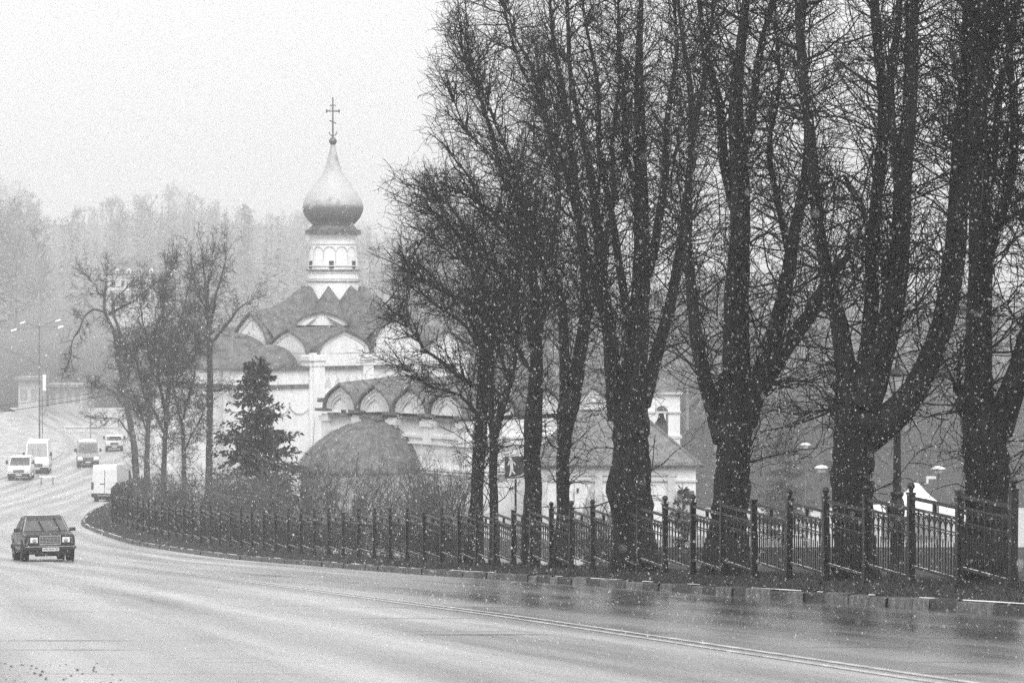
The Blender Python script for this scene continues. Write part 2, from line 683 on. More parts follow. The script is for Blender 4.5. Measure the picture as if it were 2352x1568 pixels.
Yl = np.concatenate([np.arange(-70, 10, 8.), np.arange(10, 150, 1.0), np.arange(150, 300, 2.5), np.arange(300, 800.1, 10), np.arange(820, 2090, 25)])
Sl = np.concatenate([-np.geomspace(1200, 15.2, 46), [-15, -14.6, -14.2, -12, -9, -6, -3, -.6, .08, .16, .3, .6, .9, 1.25, 1.6, 2, 2.4],
                     np.arange(2.9, 12, .6), np.geomspace(12.5, 1200, 66)])


def gz(X, Y, S):
    z = ground(X, Y)
    on = (S < .1) & (S > -14.5)
    return np.where(on, zroad(Y) - .12, z)


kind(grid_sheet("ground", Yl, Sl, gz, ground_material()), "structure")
kind(grid_sheet("road", Yl[Yl < 352], np.linspace(-14.3, 0.1, 30), lambda X, Y, S: zroad(Y), road_material(), uv=True), "structure")

M_mark = mat("road_paint", 0.62, 0.35, var=.45, scale=4.5)
def xline(Y):
    return xkerb(Y) + np.interp(Y, [8, 20, 35, 57, 100, 140, 220, 340], [-6.95, -6.7, -6.25, -6.1, -5.5, -6.1, -8.4, -8.4])


for so, wd in ((.12, .085), (-.12, .075)):
    o = grid_sheet("road_marking", np.arange(8, 330, 1.0), np.array([so - wd / 2, so + wd / 2]),
                   lambda X, Y, S: zroad(Y) + .006, M_mark, xoff=xline)
    kind(o, "structure")
# paved yard on the low ground by the churches, wet and pale
M_yard = mat("yard_paving", 0.42, 0.35, var=.15, scale=.5)
o = grid_sheet("pavement", np.arange(172, 210, 4.), np.arange(0, 64, 3.), lambda X, Y, S: ground(X, Y) + .02, M_yard,
               xoff=lambda Y: np.zeros_like(Y) + 3)
kind(o, "structure")
# slushy verge on the far side of the road
M_slush = mat("slush", 0.40, 0.55, var=.35, scale=.6, bump=.4, bscale=6)
o = grid_sheet("verge", np.concatenate([np.arange(6, 120, 2.), np.arange(120, 346, 4.)]), np.array([-44., -36, -28, -22., -19, -16, -15, -14.25]),
               lambda X, Y, S: ground(X, Y) + .02 + np.where(S > -14.5, .03, 0), M_slush)
kind(o, "structure")


def kerb():
    m = bpy.data.materials.new("painted_kerb")
    m.use_nodes = True
    t = m.node_tree
    b = t.nodes["Principled BSDF"]
    b.inputs["Roughness"].default_value = .55
    at = t.nodes.new("ShaderNodeAttribute")
    at.attribute_name = "paint"
    geo = t.nodes.new("ShaderNodeNewGeometry")
    n = t.nodes.new("ShaderNodeTexNoise")
    n.inputs["Scale"].default_value = 7
    n.inputs["Detail"].default_value = 7
    n.inputs["Roughness"].default_value = .7
    t.links.new(geo.outputs["Position"], n.inputs["Vector"])
    r = t.nodes.new("ShaderNodeMapRange")
    r.inputs[1].default_value, r.inputs[2].default_value = .38, .62
    r.inputs[3].default_value, r.inputs[4].default_value = .25, 1.2
    t.links.new(n.outputs["Fac"], r.inputs[0])
    mx = t.nodes.new("ShaderNodeMix")
    mx.data_type = 'RGBA'
    mx.blend_type = 'MULTIPLY'
    mx.inputs[0].default_value = 1
    t.links.new(at.outputs["Color"], mx.inputs[6])
    t.links.new(r.outputs[0], mx.inputs[7])
    t.links.new(mx.outputs[2], b.inputs["Base Color"])
    V, Q, C = [], [], []
    y = 24.0
    i = 0
    while y < 240:
        ln = random.uniform(.7, 1.35)
        tx, ty = tang(y)
        y2 = y + ln * ty
        jz, js = random.uniform(-.018, .018), random.uniform(-.02, .02)
        white = (i % 2 == 0) != (random.random() < .12)
        ln = ln * (1.25 if white else .85)
        col = random.uniform(.16, .28) if white else random.uniform(.03, .08)
        if y > 58:
            k = min(1, (y - 58) / 25)
            col = col * (1 - k) + k * random.uniform(.09, .16)
        prof = [(0.0 + js, -.12), (0.015 + js, .125 + jz), (.035 + js, .145 + jz), (.17 + js, .15 + jz), (.18 + js, -.1)]
        o0 = len(V)
        for yy in (y + .006, y2 - .006):
            for s, z in prof:
                V.append((float(xkerb(yy)) + s * tang(yy)[1], yy - s * tang(yy)[0], float(zroad(yy)) + z))
        n_ = len(prof)
        for j in range(n_ - 1):
            Q.append((o0 + j, o0 + j + 1, o0 + n_ + j + 1, o0 + n_ + j))
        Q.append((o0, o0 + 1, o0 + 2, o0 + 3))
        Q.append((o0 + n_, o0 + n_ + 1, o0 + n_ + 2, o0 + n_ + 3))
        C += [col] * (2 * n_)
        y = y2
        i += 1
    o = np_mesh("kerb", np.array(V), np.array(Q), m)
    a = o.data.color_attributes.new("paint", 'FLOAT_COLOR', 'POINT')
    c4 = np.ones((len(V), 4), np.float32)
    c4[:, :3] = np.array(C, np.float32)[:, None]
    a.data.foreach_set("color", c4.ravel())
    kind(o, "structure")
    # line of settled snow along the top of the kerb, broken here and there
    ys = np.arange(24, 240, .25)
    V, Q = [], []
    amp = np.interp(np.arange(len(ys)), np.arange(0, len(ys), 3), RNG.uniform(0, 1, len(range(0, len(ys), 3))))
    for q, yy in enumerate(ys):
        w_ = .02 + .045 * amp[q]
        h_ = .004 + .009 * amp[q]
        for s, z in ((.155 - w_, .152), (.15 - w_ * .5, .152 + h_), (.19, .15)):
            V.append((float(xkerb(yy)) + s, yy, float(zroad(yy)) + z))
        if q and amp[q] > .5:
            b0 = (q - 1) * 3
            Q += [(b0, b0 + 1, b0 + 4, b0 + 3), (b0 + 1, b0 + 2, b0 + 5, b0 + 4)]
    kind(np_mesh("snow_line", np.array(V), np.array(Q), M_snow, smooth=True), "stuff")


kerb()


# ------------------------------------------------------------------ churches
def ogee(w, h, n=10):
    """half-open outline of a keel arch, left foot -> tip -> right foot"""
    b = [(w / 2, 0), (w / 2 * 1.02, .60 * h), (.20 * w, .74 * h), (0, h)]
    R = []
    for i in range(n + 1):
        t = i / n
        q = [(1 - t) ** 3, 3 * t * (1 - t) ** 2, 3 * t * t * (1 - t), t ** 3]
        R.append((sum(q[k] * b[k][0] for k in range(4)), sum(q[k] * b[k][1] for k in range(4))))
    return [(-x, y) for x, y in R[:-1]] + R[::-1]


def kokoshnik(root, x, y, z, w, h, face, depth, rings=2, back_z=0.0, roof=M_roof, over=.16):
    """keel gable on a wall; face = rotation of its outward side (0 looks to -y)"""
    c, s = math.cos(face), math.sin(face)

    def tr(q):
        return (x + q[0] * c - q[1] * s, y + q[0] * s + q[1] * c, z + q[2])
    o = MB().prism(ogee(w, h), 0, .5, 'y').xform(tr)
    g = o.build("gable", M_plaster, root)
    for k in range(rings):
        f = 1 - .17 * (k + 1) + .09
        f2 = f - .075
        a, b = ogee(w * f, h * f), ogee(w * f2, h * f2)
        m = MB()
        n = len(a)
        pr = -.06 * (1 + .3 * k)
        vs = [(p[0], 0.02, p[1]) for p in a] + [(p[0], pr, p[1]) for p in a] + [(p[0], pr, p[1]) for p in b] + [(p[0], .02, p[1]) for p in b]
        fs = []
        for i in range(n - 1):
            for q in range(3):
                fs.append((q * n + i, q * n + i + 1, (q + 1) * n + i + 1, (q + 1) * n + i))
        m.add(vs, fs).xform(tr)
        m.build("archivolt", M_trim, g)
    a, b = ogee(w + 2 * over * .7, h + over), ogee(w + .02, h + .02)
    n = len(a)
    vs = []
    for yy, kk in ((-.22, 0.0), (depth, back_z)):
        vs += [(p[0] * (1 if kk == 0 else .96), yy, p[1] + kk) for p in a]
        vs += [(p[0] * (1 if kk == 0 else .96), yy, p[1] + kk) for p in b]
    fs = []
    for i in range(n - 1):
        fs += [(i, i + 1, 2 * n + i + 1, 2 * n + i), (n + i, n + i + 1, 3 * n + i + 1, 3 * n + i),
               (i, i + 1, n + i + 1, n + i)]
    MB().add(vs, fs).xform(tr).build("gable_roof", roof, root)


def frieze(mb, x0, x1, y, z, n, w, h):
    """row of little keel niches, dark, as slightly sunk pieces standing 3 mm proud of the wall (y = wall plane, outside is -y)"""
    for i in range(n):
        xc = x0 + (x1 - x0) * (i + .5) / n
        mb.prism([(p[0] + xc, p[1] + z) for p in ogee(w, h, 4)], y - .012, y + .05, 'y')


def onion_church():
    Y = 190.0
    c = P(765, 650, Y)
    gz_ = -16.2
    root = thing("onion_dome_church", "tall white church with a big onion dome, cross and dark folded roof, behind the spruce", "church",
                 (c[0], Y, gz_), math.radians(40))
    W = 12.5
    h = W / 2
    E = 11.75                                             # eaves height
    MB().box((0, 0, E / 2), (W, W, E)).build("wall", M_plaster, root)
    for fa in (0, -math.pi / 2, math.pi / 2, math.pi):
        ca, sa = math.cos(fa), math.sin(fa)
        mir = -1 if fa == -math.pi / 2 else 1            # the corner nearest the road is the same for both seen faces

        def tr(q, ca=ca, sa=sa, mir=mir): return (mir * q[0] * ca - q[1] * sa, mir * q[0] * sa + q[1] * ca, q[2])
        m = MB()
        for xx in (-h + .42, -1.9, 2.0, h - .42):
            m.box((xx, -h - .08, E / 2 - .05), (.85, .22, E - .1))
            m.box((xx, -h - .14, E - .35), (1.08, .34, .28))
            m.box((xx, -h - .12, E - .75), (.96, .28, .16))
        bays = ((-h + .85, -2.33), (-1.47, 1.57), (2.43, h - .85))
        for x0, x1 in bays:
            m.box(((x0 + x1) / 2, -h - .05, E - 2.6), (x1 - x0, .14, .12))
            m.box(((x0 + x1) / 2, -h - .05, E - 5.6), (x1 - x0, .16, .18))
        m.xform(tr).build("pilaster", M_plaster, root)
        for x0, x1 in bays:
            MB().box(((x0 + x1) / 2, -h - .09, E - .95), (x1 - x0 - .05, .3, .2)).xform(tr).build("cornice_sheet", M_roof, root)
            for q in range(4):
                xx = x0 + (x1 - x0) * q / 4
                m = MB()
                frieze(m, xx, xx + (x1 - x0) / 4, -h, E - 2.25, 1, .5, .75)
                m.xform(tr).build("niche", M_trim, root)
            xx = (x0 + x1) / 2
            wn = MB().box((xx, -h - .0, E - 3.95), (.42, .14, .7)).xform(tr).build("window", M_dark, root)
            fm = MB()
            for dx in (-.31, .31):
                fm.box((xx + dx, -h - .07, E - 3.95), (.14, .16, .95))
            fm.prism([(xx + p[0], E - 3.47 + p[1]) for p in ogee(.86, .5, 5)], -h - .12, -h + .04, 'y')
            fm.xform(tr).build("frame", M_plaster, wn)
        for xx, w_, hh in ((-3.75, 4.1, 1.5), (0.5, 4.0, 2.55), (4.6, 3.0, 1.4)):
            p = tr((xx, -h, 0))
            kokoshnik(root, p[0], p[1], E - .1, w_, hh, fa, 3.0, rings=1, back_z=.1, roof=M_roof)
    # gables across the corners, facing outwards on the diagonals
    for k in range(4):
        fa = -math.pi / 4 + k * math.pi / 2
        d = 4.75
        kokoshnik(root, d * math.sin(fa), -d * math.cos(fa), 13.45, 3.3, .85, fa, 1.2, rings=1, back_z=.15)
    # folded eight-ridge roof
    top, bot, mid = [], [], []
    for k in range(16):
        a = k * math.pi / 8
        pk = (k % 2 == 0)
        r = 2.02 if pk else 1.86
        top.append((r * math.cos(a), r * math.sin(a), 16.05 if pk else 15.05))
        if k % 4 == 2:
            q = (4.6 * math.cos(a), 4.6 * math.sin(a), 14.25)
        elif k % 4 == 0:
            q = (6.2 * math.cos(a), 6.2 * math.sin(a), 14.15)
        else:
            R = 6.05 / max(abs(math.cos(a)), abs(math.sin(a)))
            q = (R * math.cos(a), R * math.sin(a), 12.1)
        bot.append(q)
        t = .45
        mid.append(tuple((1 - t) * top[-1][i] + t * q[i] - (.12 if i == 2 and pk else (.22 if i == 2 else 0)) for i in range(3)))
    cor = [(sx * 6.15, sy * 6.15, 11.75) for sx, sy in ((1, 1), (-1, 1), (-1, -1), (1, -1))]
    gb = [(4.55 * math.cos(math.pi / 4 + q * math.pi / 2), 4.55 * math.sin(math.pi / 4 + q * math.pi / 2), 13.4) for q in range(4)]
    vs = top + mid + bot + [(0, 0, 15.0)] + cor + gb
    fs = []
    for k in range(16):
        j = (k + 1) % 16
        fs += [(k, j, 16 + j), (k, 16 + j, 16 + k), (16 + k, 16 + j, 32 + j), (16 + k, 32 + j, 32 + k), (k, 48, j)]
    for q in range(4):
        k = 4 * q + 2
        fs += [(32 + k - 1, 49 + q, 53 + q), (53 + q, 49 + q, 32 + k + 1)]
    MB().add(vs, fs).build("roof", M_roof, root)
    MB().box((0, 0, E + .1), (W - .3, W - .3, .3)).build("roof_base", M_roof, root)
    # drum
    MB().lathe([(1.72, 14.8), (1.70, 16.6), (1.66, 17.0), (1.52, 19.0), (1.5, 19.2), (1.62, 19.3), (1.66, 19.45)], 40).build("drum", M_plaster, root, smooth=True)
    m = MB()
    for r, z0, z1 in ((1.80, 16.28, 16.34), (1.83, 17.02, 17.10)):
        m.lathe([(1.55, z0), (r, z0), (r, z1), (1.55, z1)], 40)
    m.build("drum_band", M_roof, root)
    m = MB()
    for r, z0, z1 in ((1.74, 16.45, 16.52), (1.74, 16.85, 16.92), (1.72, 17.3, 17.38), (1.60, 18.75, 18.82)):
        m.lathe([(1.5, z0), (r, z0), (r, z1), (1.5, z1)], 40)
    for k in range(12):
        a = 2 * math.pi * k / 12
        m.tube([((1.60 + .02) * math.cos(a), (1.60 + .02) * math.sin(a), 17.3), (1.55 * math.cos(a), 1.55 * math.sin(a), 18.3)], .055, 5)
    for k in range(12):                    # blind arcade under the cornice
        a0 = 2 * math.pi * (k + .5) / 12
        pts = []
        for t in np.linspace(-1, 1, 9):
            a = a0 + t * math.pi / 12 * .95
            pts.append((1.57 * math.cos(a), 1.57 * math.sin(a), 18.28 + .34 * math.sqrt(max(0, 1 - t * t))))
        m.tube(pts, .05, 5)
    m.build("arcade", M_trim, root)
    for k in range(6):
        a = math.radians(-130 + 60 * k)
        for q in (0,):
            w = MB().box((1.60, 0, 17.42), (.2, .30, .5))
            w.xform(lambda q_, a=a: (q_[0] * math.cos(a) - q_[1] * math.sin(a), q_[0] * math.sin(a) + q_[1] * math.cos(a), q_[2]))
            w.build("drum_window", M_dark, root)
    MB().lathe([(1.4, 19.42), (1.86, 19.42), (1.86, 19.72), (1.62, 19.8), (1.45, 20.02)], 40).build("drum_cornice", M_roof, root)
    z0 = 650
    pr = [(46, 516), (56, 506), (63, 497), (68, 487), (70, 477), (69, 468), (65, 457), (60, 446), (54, 437), (47, 429), (41, 421), (34, 412), (27, 402), (21, 391), (15.5, 375), (11.5, 360), (8.5, 347), (5, 332), (3.5, 326)]
    prof = [(r / 34.4, (z0 - y) / 34.4 - gz_ - .05) for r, y in pr]
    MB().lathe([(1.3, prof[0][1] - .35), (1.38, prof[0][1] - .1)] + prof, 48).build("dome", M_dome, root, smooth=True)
    zb = (z0 - 325) / 34.4 - gz_
    MB().lathe([(.02, zb - .27), (.16, zb - .22), (.25, zb - .08), (.27, zb), (.25, zb + .08), (.16, zb + .22), (.03, zb + .27)], 20).build("dome_ball", M_roof, root, smooth=True)
    m = MB()
    zt = (z0 - 224) / 34.4 - gz_
    zc = (z0 - 256) / 34.4 - gz_
    ca, sa = math.cos(math.radians(-40)), math.sin(math.radians(-40))

    def tr(q): return (q[0] * ca - q[1] * sa, q[0] * sa + q[1] * ca, q[2])
    m.tube([(0, 0, zb), (0, 0, zt)], [.07, .05], 6)
    m.tube([(-.42, 0, zc), (.42, 0, zc)], .05, 6)
    m.tube([(-.2, 0, zc + .38), (.2, 0, zc + .38)], .045, 6)
    m.tube([(-.22, 0, zc - .62), (.22, 0, zc - .82)], .045, 6)
    m.tube([(-.26, 0, zb + .62), (-.18, 0, zb + .42), (0, 0, zb + .36), (.18, 0, zb + .42), (.26, 0, zb + .62)], .04, 5)
    for s in (-1, 1):
        m.tube([(s * .42, 0, zc - .12), (s * .42, 0, zc + .12)], .05, 5)
        m.tube([(0, 0, zb + 2.3), (s * .36, 0, zc - .05)], .015, 4)
    m.xform(tr).build("cross", M_roof, root)
    # altar block with three apses on the left (east) side
    A = 10.75
    AW = W - .5
    MB().box((-h - 1.65, 0, A / 2), (3.3, AW, A)).build("altar_wall", M_plaster, root)
    MB().box((-h - 1.7, 0, A + .02), (3.75, AW + .45, .16)).build("altar_eave", M_roof, root)
    for yy, r, hh, rd in ((-4.1, 1.8, 1.45, 1.75), (0, 2.1, 2.15, 2.5), (4.1, 1.8, 1.45, 1.75)):
        ap = MB().lathe([(r, 0), (r, A)], 20, (-h - 3.2, yy, 0), math.pi / 2, 1.5 * math.pi).build("apse", M_plaster, root, smooth=True)
        MB().lathe([(r + .03, A - 1.25), (r + .09, A - 1.22), (r + .09, A - 1.0), (r + .03, A - .97)], 20, (-h - 3.2, yy, 0), math.pi / 2, 1.5 * math.pi).build("apse_band", M_roof, ap)
        MB().lathe([(r + .3, A - .03), (r + .3, A + .1), (r * .9, A + .5), (r * .5, A + .8), (.02, A + .9)], 20, (-h - 3.2, yy, 0), math.pi / 2, 1.5 * math.pi).build("apse_roof", M_roof, ap, smooth=True)
        MB().lathe([(rd * math.cos(t), A + .08 + hh * math.sin(t)) for t in np.linspace(0, math.pi / 2 * .995, 10)], 28, (-h - 1.75, yy, 0)).build("vault_roof", M_roof, root, smooth=True)
    MB().box((-h - 1.7, -AW / 2 - .06, A - 1.1), (3.2, .14, .24)).build("altar_band", M_roof, root)
    m = MB()
    pts = []
    for i in range(2):
        xc = -h - .85 - 1.6 * i
        pts += [(xc + .8 * math.cos(t), -AW / 2 - .03, A - 2.1 - .75 * math.sin(t)) for t in np.linspace(0, math.pi, 11)]
    m.tube(pts, .06, 5)
    m.build("scallop", M_trim, root)


def low_church():
    Y = 162.0
    c = P(905, 650, Y)
    gz_ = -16.4
    root = thing("low_church", "low white church with a row of keel gables and a rounded dark apse roof", "church",
                 (c[0], Y, gz_), math.radians(-50))
    E = 8.75
    W, D = 13.2, 15.0
    MB().box((0, D / 2, E / 2), (W, D, E)).build("wall", M_plaster, root)
    m = MB()
    for i in range(5):
        xx = -W / 2 + .2 + i * (W - .4) / 4
        m.box((xx, -.08, E - .7), (.7, .22, 1.4))
        m.box((xx, -.14, E - .25), (.95, .34, .3))
    for z, t, o_ in ((E - .95, .16, .12), (E - 1.35, .1, .1), (E - 2.75, .14, .12), (E - 2.95, .08, .16)):
        m.box((0, -.02, z), (W + .2, .2 + o_, t))
        m.box((W / 2 + .02, D / 2, z), (.2 + o_, D, t))
    m.box((0, -.1, .35), (W + .3, .3, .7))
    m.build("string_course", M_plaster, root)
    m = MB()
    for i in range(4):
        xx = -4.95 + 3.3 * i
        m.box((xx, -.16, E + .02), (1.9, .42, .16))
    for i in range(5):
        m.box((-6.5 + 3.25 * i, -.22, E + .24), (1.0, .55, .16))
    m.box((-W / 2 - .55, .4, E + .75), (1.0, .5, .24))
    m.build("cornice_sheet", M_roof, root)
    m = MB()
    for i in range(5):
        frieze(m, -6.4 + 2.6 * i, -4.2 + 2.6 * i, 0, E - 2.3, 4, .34, .55)
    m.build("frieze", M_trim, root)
    m = MB()
    for i in range(6):
        frieze(m, 0.5 + 2.4 * i, 2.4 + 2.4 * i, 0, E - 2.3, 4, .34, .55)
    m.xform(lambda q: (W / 2 - q[1], q[0], q[2])).build("frieze", M_trim, root)
    for i in range(4):
        kokoshnik(root, -4.95 + 3.3 * i, -.05, E + .28, 3.0, 1.42, 0, 6.2, rings=3, back_z=.45, roof=M_roof)
    for i in range(4):
        kokoshnik(root, W / 2 + .05, 1.9 + 3.6 * i, E + .28, 2.9, 1.4, math.pi / 2, 5.5, rings=2, back_z=.4)
    # hip roof behind the gables
    vs = [(-W / 2, .3, E + .3), (W / 2, .3, E + .3), (W / 2, D, E + .3), (-W / 2, D, E + .3), (-1, 6.5, E + 2.3), (1, 6.5, E + 2.3), (1, D - 5, E + 2.3), (-1, D - 5, E + 2.3)]
    MB().add(vs, [(0, 1, 5, 4), (1, 2, 6, 5), (2, 3, 7, 6), (3, 0, 4, 7), (4, 5, 6, 7), (3, 2, 1, 0)]).build("roof", M_roof, root)
    # seams on the gable roofs read as thin raised ribs
    m = MB()
    for i in range(4):
        for q in range(5):
            yy = .5 + q * .95
            pts = [(-4.95 + 3.3 * i + p[0] * 1.085, yy, E + .3 + p[1] * 1.12 + .45 * yy / 6.2) for p in ogee(3.0, 1.42, 8)]
            m.tube(pts, .028, 4)
    m.build("roof_seam", M_roof, root)
    # great apse
    ax, r = -1.4, 3.75
    ap = MB().lathe([(r, 0), (r, 5.55), (r + .1, 5.6), (r + .1, 5.8)], 36, (ax, .0, 0), math.pi, 2 * math.pi).xform(lambda q: (q[0], q[1] * 1.3, q[2])).build("apse", M_plaster, root, smooth=True)
    MB().lathe([(r + .3, 5.72), (r + .34, 5.85), (r + .06, 6.2), (r * .93, 6.75), (r * .80, 7.3), (r * .60, 7.92), (r * .40, 8.32), (.6, 8.62)], 36, (ax, .0, 0), math.pi, 2 * math.pi).xform(lambda q: (q[0], q[1] * 1.3, q[2])).build("apse_roof", M_roof, ap, smooth=True)
    m = MB()
    for k in range(13):
        a = math.pi + math.pi * k / 12
        pr = [(r + .32, 5.88), (r + .07, 6.22), (r * .935, 6.77), (r * .805, 7.32), (r * .605, 7.94), (r * .40, 8.34)]
        m.tube([(ax + q * math.cos(a), q * math.sin(a), z) for q, z in pr], .013, 4)
    m.xform(lambda q: (q[0], q[1] * 1.3, q[2]))
    m.build("roof_seam", M_roof, ap)
    MB().box((ax, -.35, 8.68), (1.7, .9, .2)).build("apse_cap", M_roof, ap)
    for k in range(3):
        a = math.pi * (1.25 + .25 * k)
        w = MB().box((r + .0, 0, 3.6), (.16, .6, 1.5)).xform(lambda q, a=a: (ax + q[0] * math.cos(a) - q[1] * math.sin(a), 1.3 * (q[0] * math.sin(a) + q[1] * math.cos(a)), q[2]))
        w.build("window", M_dark, root)


def chapel():
    Y = 150.0
    a = P(1240, 1069, Y)
    b = P(1553, 1066, Y)
    wz = ground((a[0] + b[0]) / 2, Y) - .6
    gz_ = min(float(wz), -14.6)
    W = b[0] - a[0]
    root = thing("chapel", "white hall with hipped tiled roof behind the trunks, dark awning at right end", "hall",
                 ((a[0] + b[0]) / 2, Y, gz_), 0.0)
    E = a[2] - gz_
    D = 8.0
    h = W / 2
    MB().box((0, D / 2, E / 2), (W, D, E)).build("wall", M_plaster, root)
    MB().box((h + .5, D / 2 - .3, E / 2 + .02), (1.08, D - .5, E - .02)).build("porch_wall", M_plaster, root)
    T = (P(1300, 950, Y)[2] - gz_)
    vs = [(-h - .3, -.4, E), (h + 1.35, -.4, E), (h + 1.35, D + .3, E), (-h - .3, D + .3, E), (-h + 1.8, D * .5, T), (h - 1.9, D * .5, T)]
    rf = MB().add(vs, [(0, 1, 5, 4), (1, 2, 5), (2, 3, 4, 5), (3, 0, 4), (3, 2, 1, 0)]).build("roof", M_tile, root)
    m = MB()
    x = -h - .25
    while x < h + 1.3:                       # tile rolls at the eave
        m.tube([(x, -.46, E + .02), (x, -.1, E + .20)], .06, 5)
        x += .17
    m.build("eave_tile", M_tile, rf)
    m = MB()
    for p0, p1 in ((4, 5), (0, 4), (1, 5)):
        m.tube([vs[p0], vs[p1]], .09, 6)
    m.build("ridge_tile", M_roof, rf)
    m = MB()
    for z, d, t in ((E - .35, .16, .3), (E - .75, .1, .12), (.4, .14, .8)):
        m.box((0, -.02, z), (W + .1, d + .1, t))
    m.box((h + .5, .0, E - .8), (1.2, .3, .1))
    for xx in (-h + .2, -h + 3.1, h - .25):
        m.box((xx, -.06, E / 2), (.4, .2, E - .8))
    m.build("cornice", M_trim, root)
    dn = MB()
    xx = P(1368, 1100, Y)[0] - (a[0] + b[0]) / 2
    dn.prism([(xx + p[0], 1.0 + p[1]) for p in ogee(1.5, E - 1.55)], -.03, .05, 'y')
    dn.build("doorway", M_trim, root)
    m = MB()
    for w_, hh in ((1.55, E - 1.4), (1.2, E - 2.0)):
        m.tube([(xx + p[0], -.06, 1.0 + p[1]) for p in ogee(w_, hh)], .06, 5)
    x2 = P(1288, 1100, Y)[0] - (a[0] + b[0]) / 2
    m.tube([(x2 + p[0], -.06, .8 + p[1]) for p in ogee(1.1, 3.4)], .05, 5)
    for zz in (.9, 1.7, 2.5):
        m.box((x2, -.04, zz), (1.25, .14, .12))
    m.build("archivolt", M_trim, root)
    MB().box((h + .5, -.28, E - 1.45), (.84, .62, .3)).build("awning", M_roof, root)
    MB().box((h + .5, -.06, E - 2.6), (.6, .1, 1.9)).build("door", M_trim, root)
    MB().box((-h + 2.0, -.02, E - 1.3), (.12, .1, .22)).build("vent", M_dark, root)


def belfry():
    Y = 158.0
    a = P(1485, 1004, Y)
    b = P(1562, 905, Y)
    gz_ = -15.5
    root = thing("belfry", "open white bell arch rising behind the right end of the tiled hall", "bell tower", ((a[0] + b[0]) / 2, Y, gz_))
    W = b[0] - a[0]
    z0, z1 = P(0, 1004, Y)[2] - gz_, P(0, 905, Y)[2] - gz_
    MB().box((0, .6, z0 / 2), (W, 1.5, z0)).build("base", M_plaster, root)
    ow = P(1536, 0, Y)[0] - P(1506, 0, Y)[0]
    m = MB()
    lx = (-W / 2 + P(1506, 0, Y)[0] - a[0])
    spr = z1 - 1.0
    pts = [(-W / 2, z0), (lx, z0), (lx, spr)]
    for t in np.linspace(math.pi, 0, 9)[1:-1]:
        pts.append((lx + ow / 2 + ow / 2 * math.cos(t), spr + ow / 2 * math.sin(t)))
    pts += [(lx + ow, spr), (lx + ow, z0), (W / 2, z0), (W / 2, z1), (-W / 2, z1)]
    n = len(pts)
    m.add([(x, 0, z) for x, z in pts] + [(x, 1.2, z) for x, z in pts], [])
    fs = []
    # front and back built as strips so the arch stays open
    left = [(-W / 2, z0), (lx, z0), (lx, spr), (-W / 2, spr)]
    m2 = MB().prism(left, 0, 1.2).prism([(lx + ow, z0), (W / 2, z0), (W / 2, spr), (lx + ow, spr)], 0, 1.2)
    prev = (lx, spr)
    for t in np.linspace(math.pi, 0, 9)[1:]:
        q = (lx + ow / 2 + ow / 2 * math.cos(t), spr + ow / 2 * math.sin(t))
        m2.prism([prev, q, (q[0], z1), (prev[0], z1)], 0, 1.2)
        prev = q
    m2.prism([(-W / 2, spr), (lx, spr), (lx, z1), (-W / 2, z1)], 0, 1.2)
    m2.prism([(lx + ow, spr), (W / 2, spr), (W / 2, z1), (lx + ow, z1)], 0, 1.2)
    m2.build("bell_arch", M_plaster, root)
    m = MB().box((0, .6, z0 + .02), (W + .2, 1.6, .14)).box((0, .6, z1 + .06), (W + .25, 1.6, .14)).box((0, .6, spr), (W + .12, 1.4, .1))
    m.build("ledge", M_trim, root)
    MB().add([(-W / 2 - .15, -.2, z1 + .14), (W / 2 + .15, -.2, z1 + .14), (W / 2 + .15, 1.4, z1 + .14), (-W / 2 - .15, 1.4, z1 + .14), (0, .6, z1 + .9)],
             [(0, 1, 4), (1, 2, 4), (2, 3, 4), (3, 0, 4), (3, 2, 1, 0)]).build("roof", M_roof, root)
    bx = lx + ow / 2
    MB().lathe([(.02, spr + .15), (.1, spr + .1), (.14, spr - .1), (.19, spr - .35), (.26, spr - .5), (.27, spr - .55), (.02, spr - .53)], 16, (bx, .6, 0)).tube([(bx, .6, spr + .1), (bx, .6, spr + ow / 2)], .03, 5).build("bell", M_dark, root, smooth=True)
    MB().box((bx, .55, z0 + .5), (ow, .08, .7)).build("parapet", M_roof, root)


onion_church()
low_church()
chapel()
belfry()


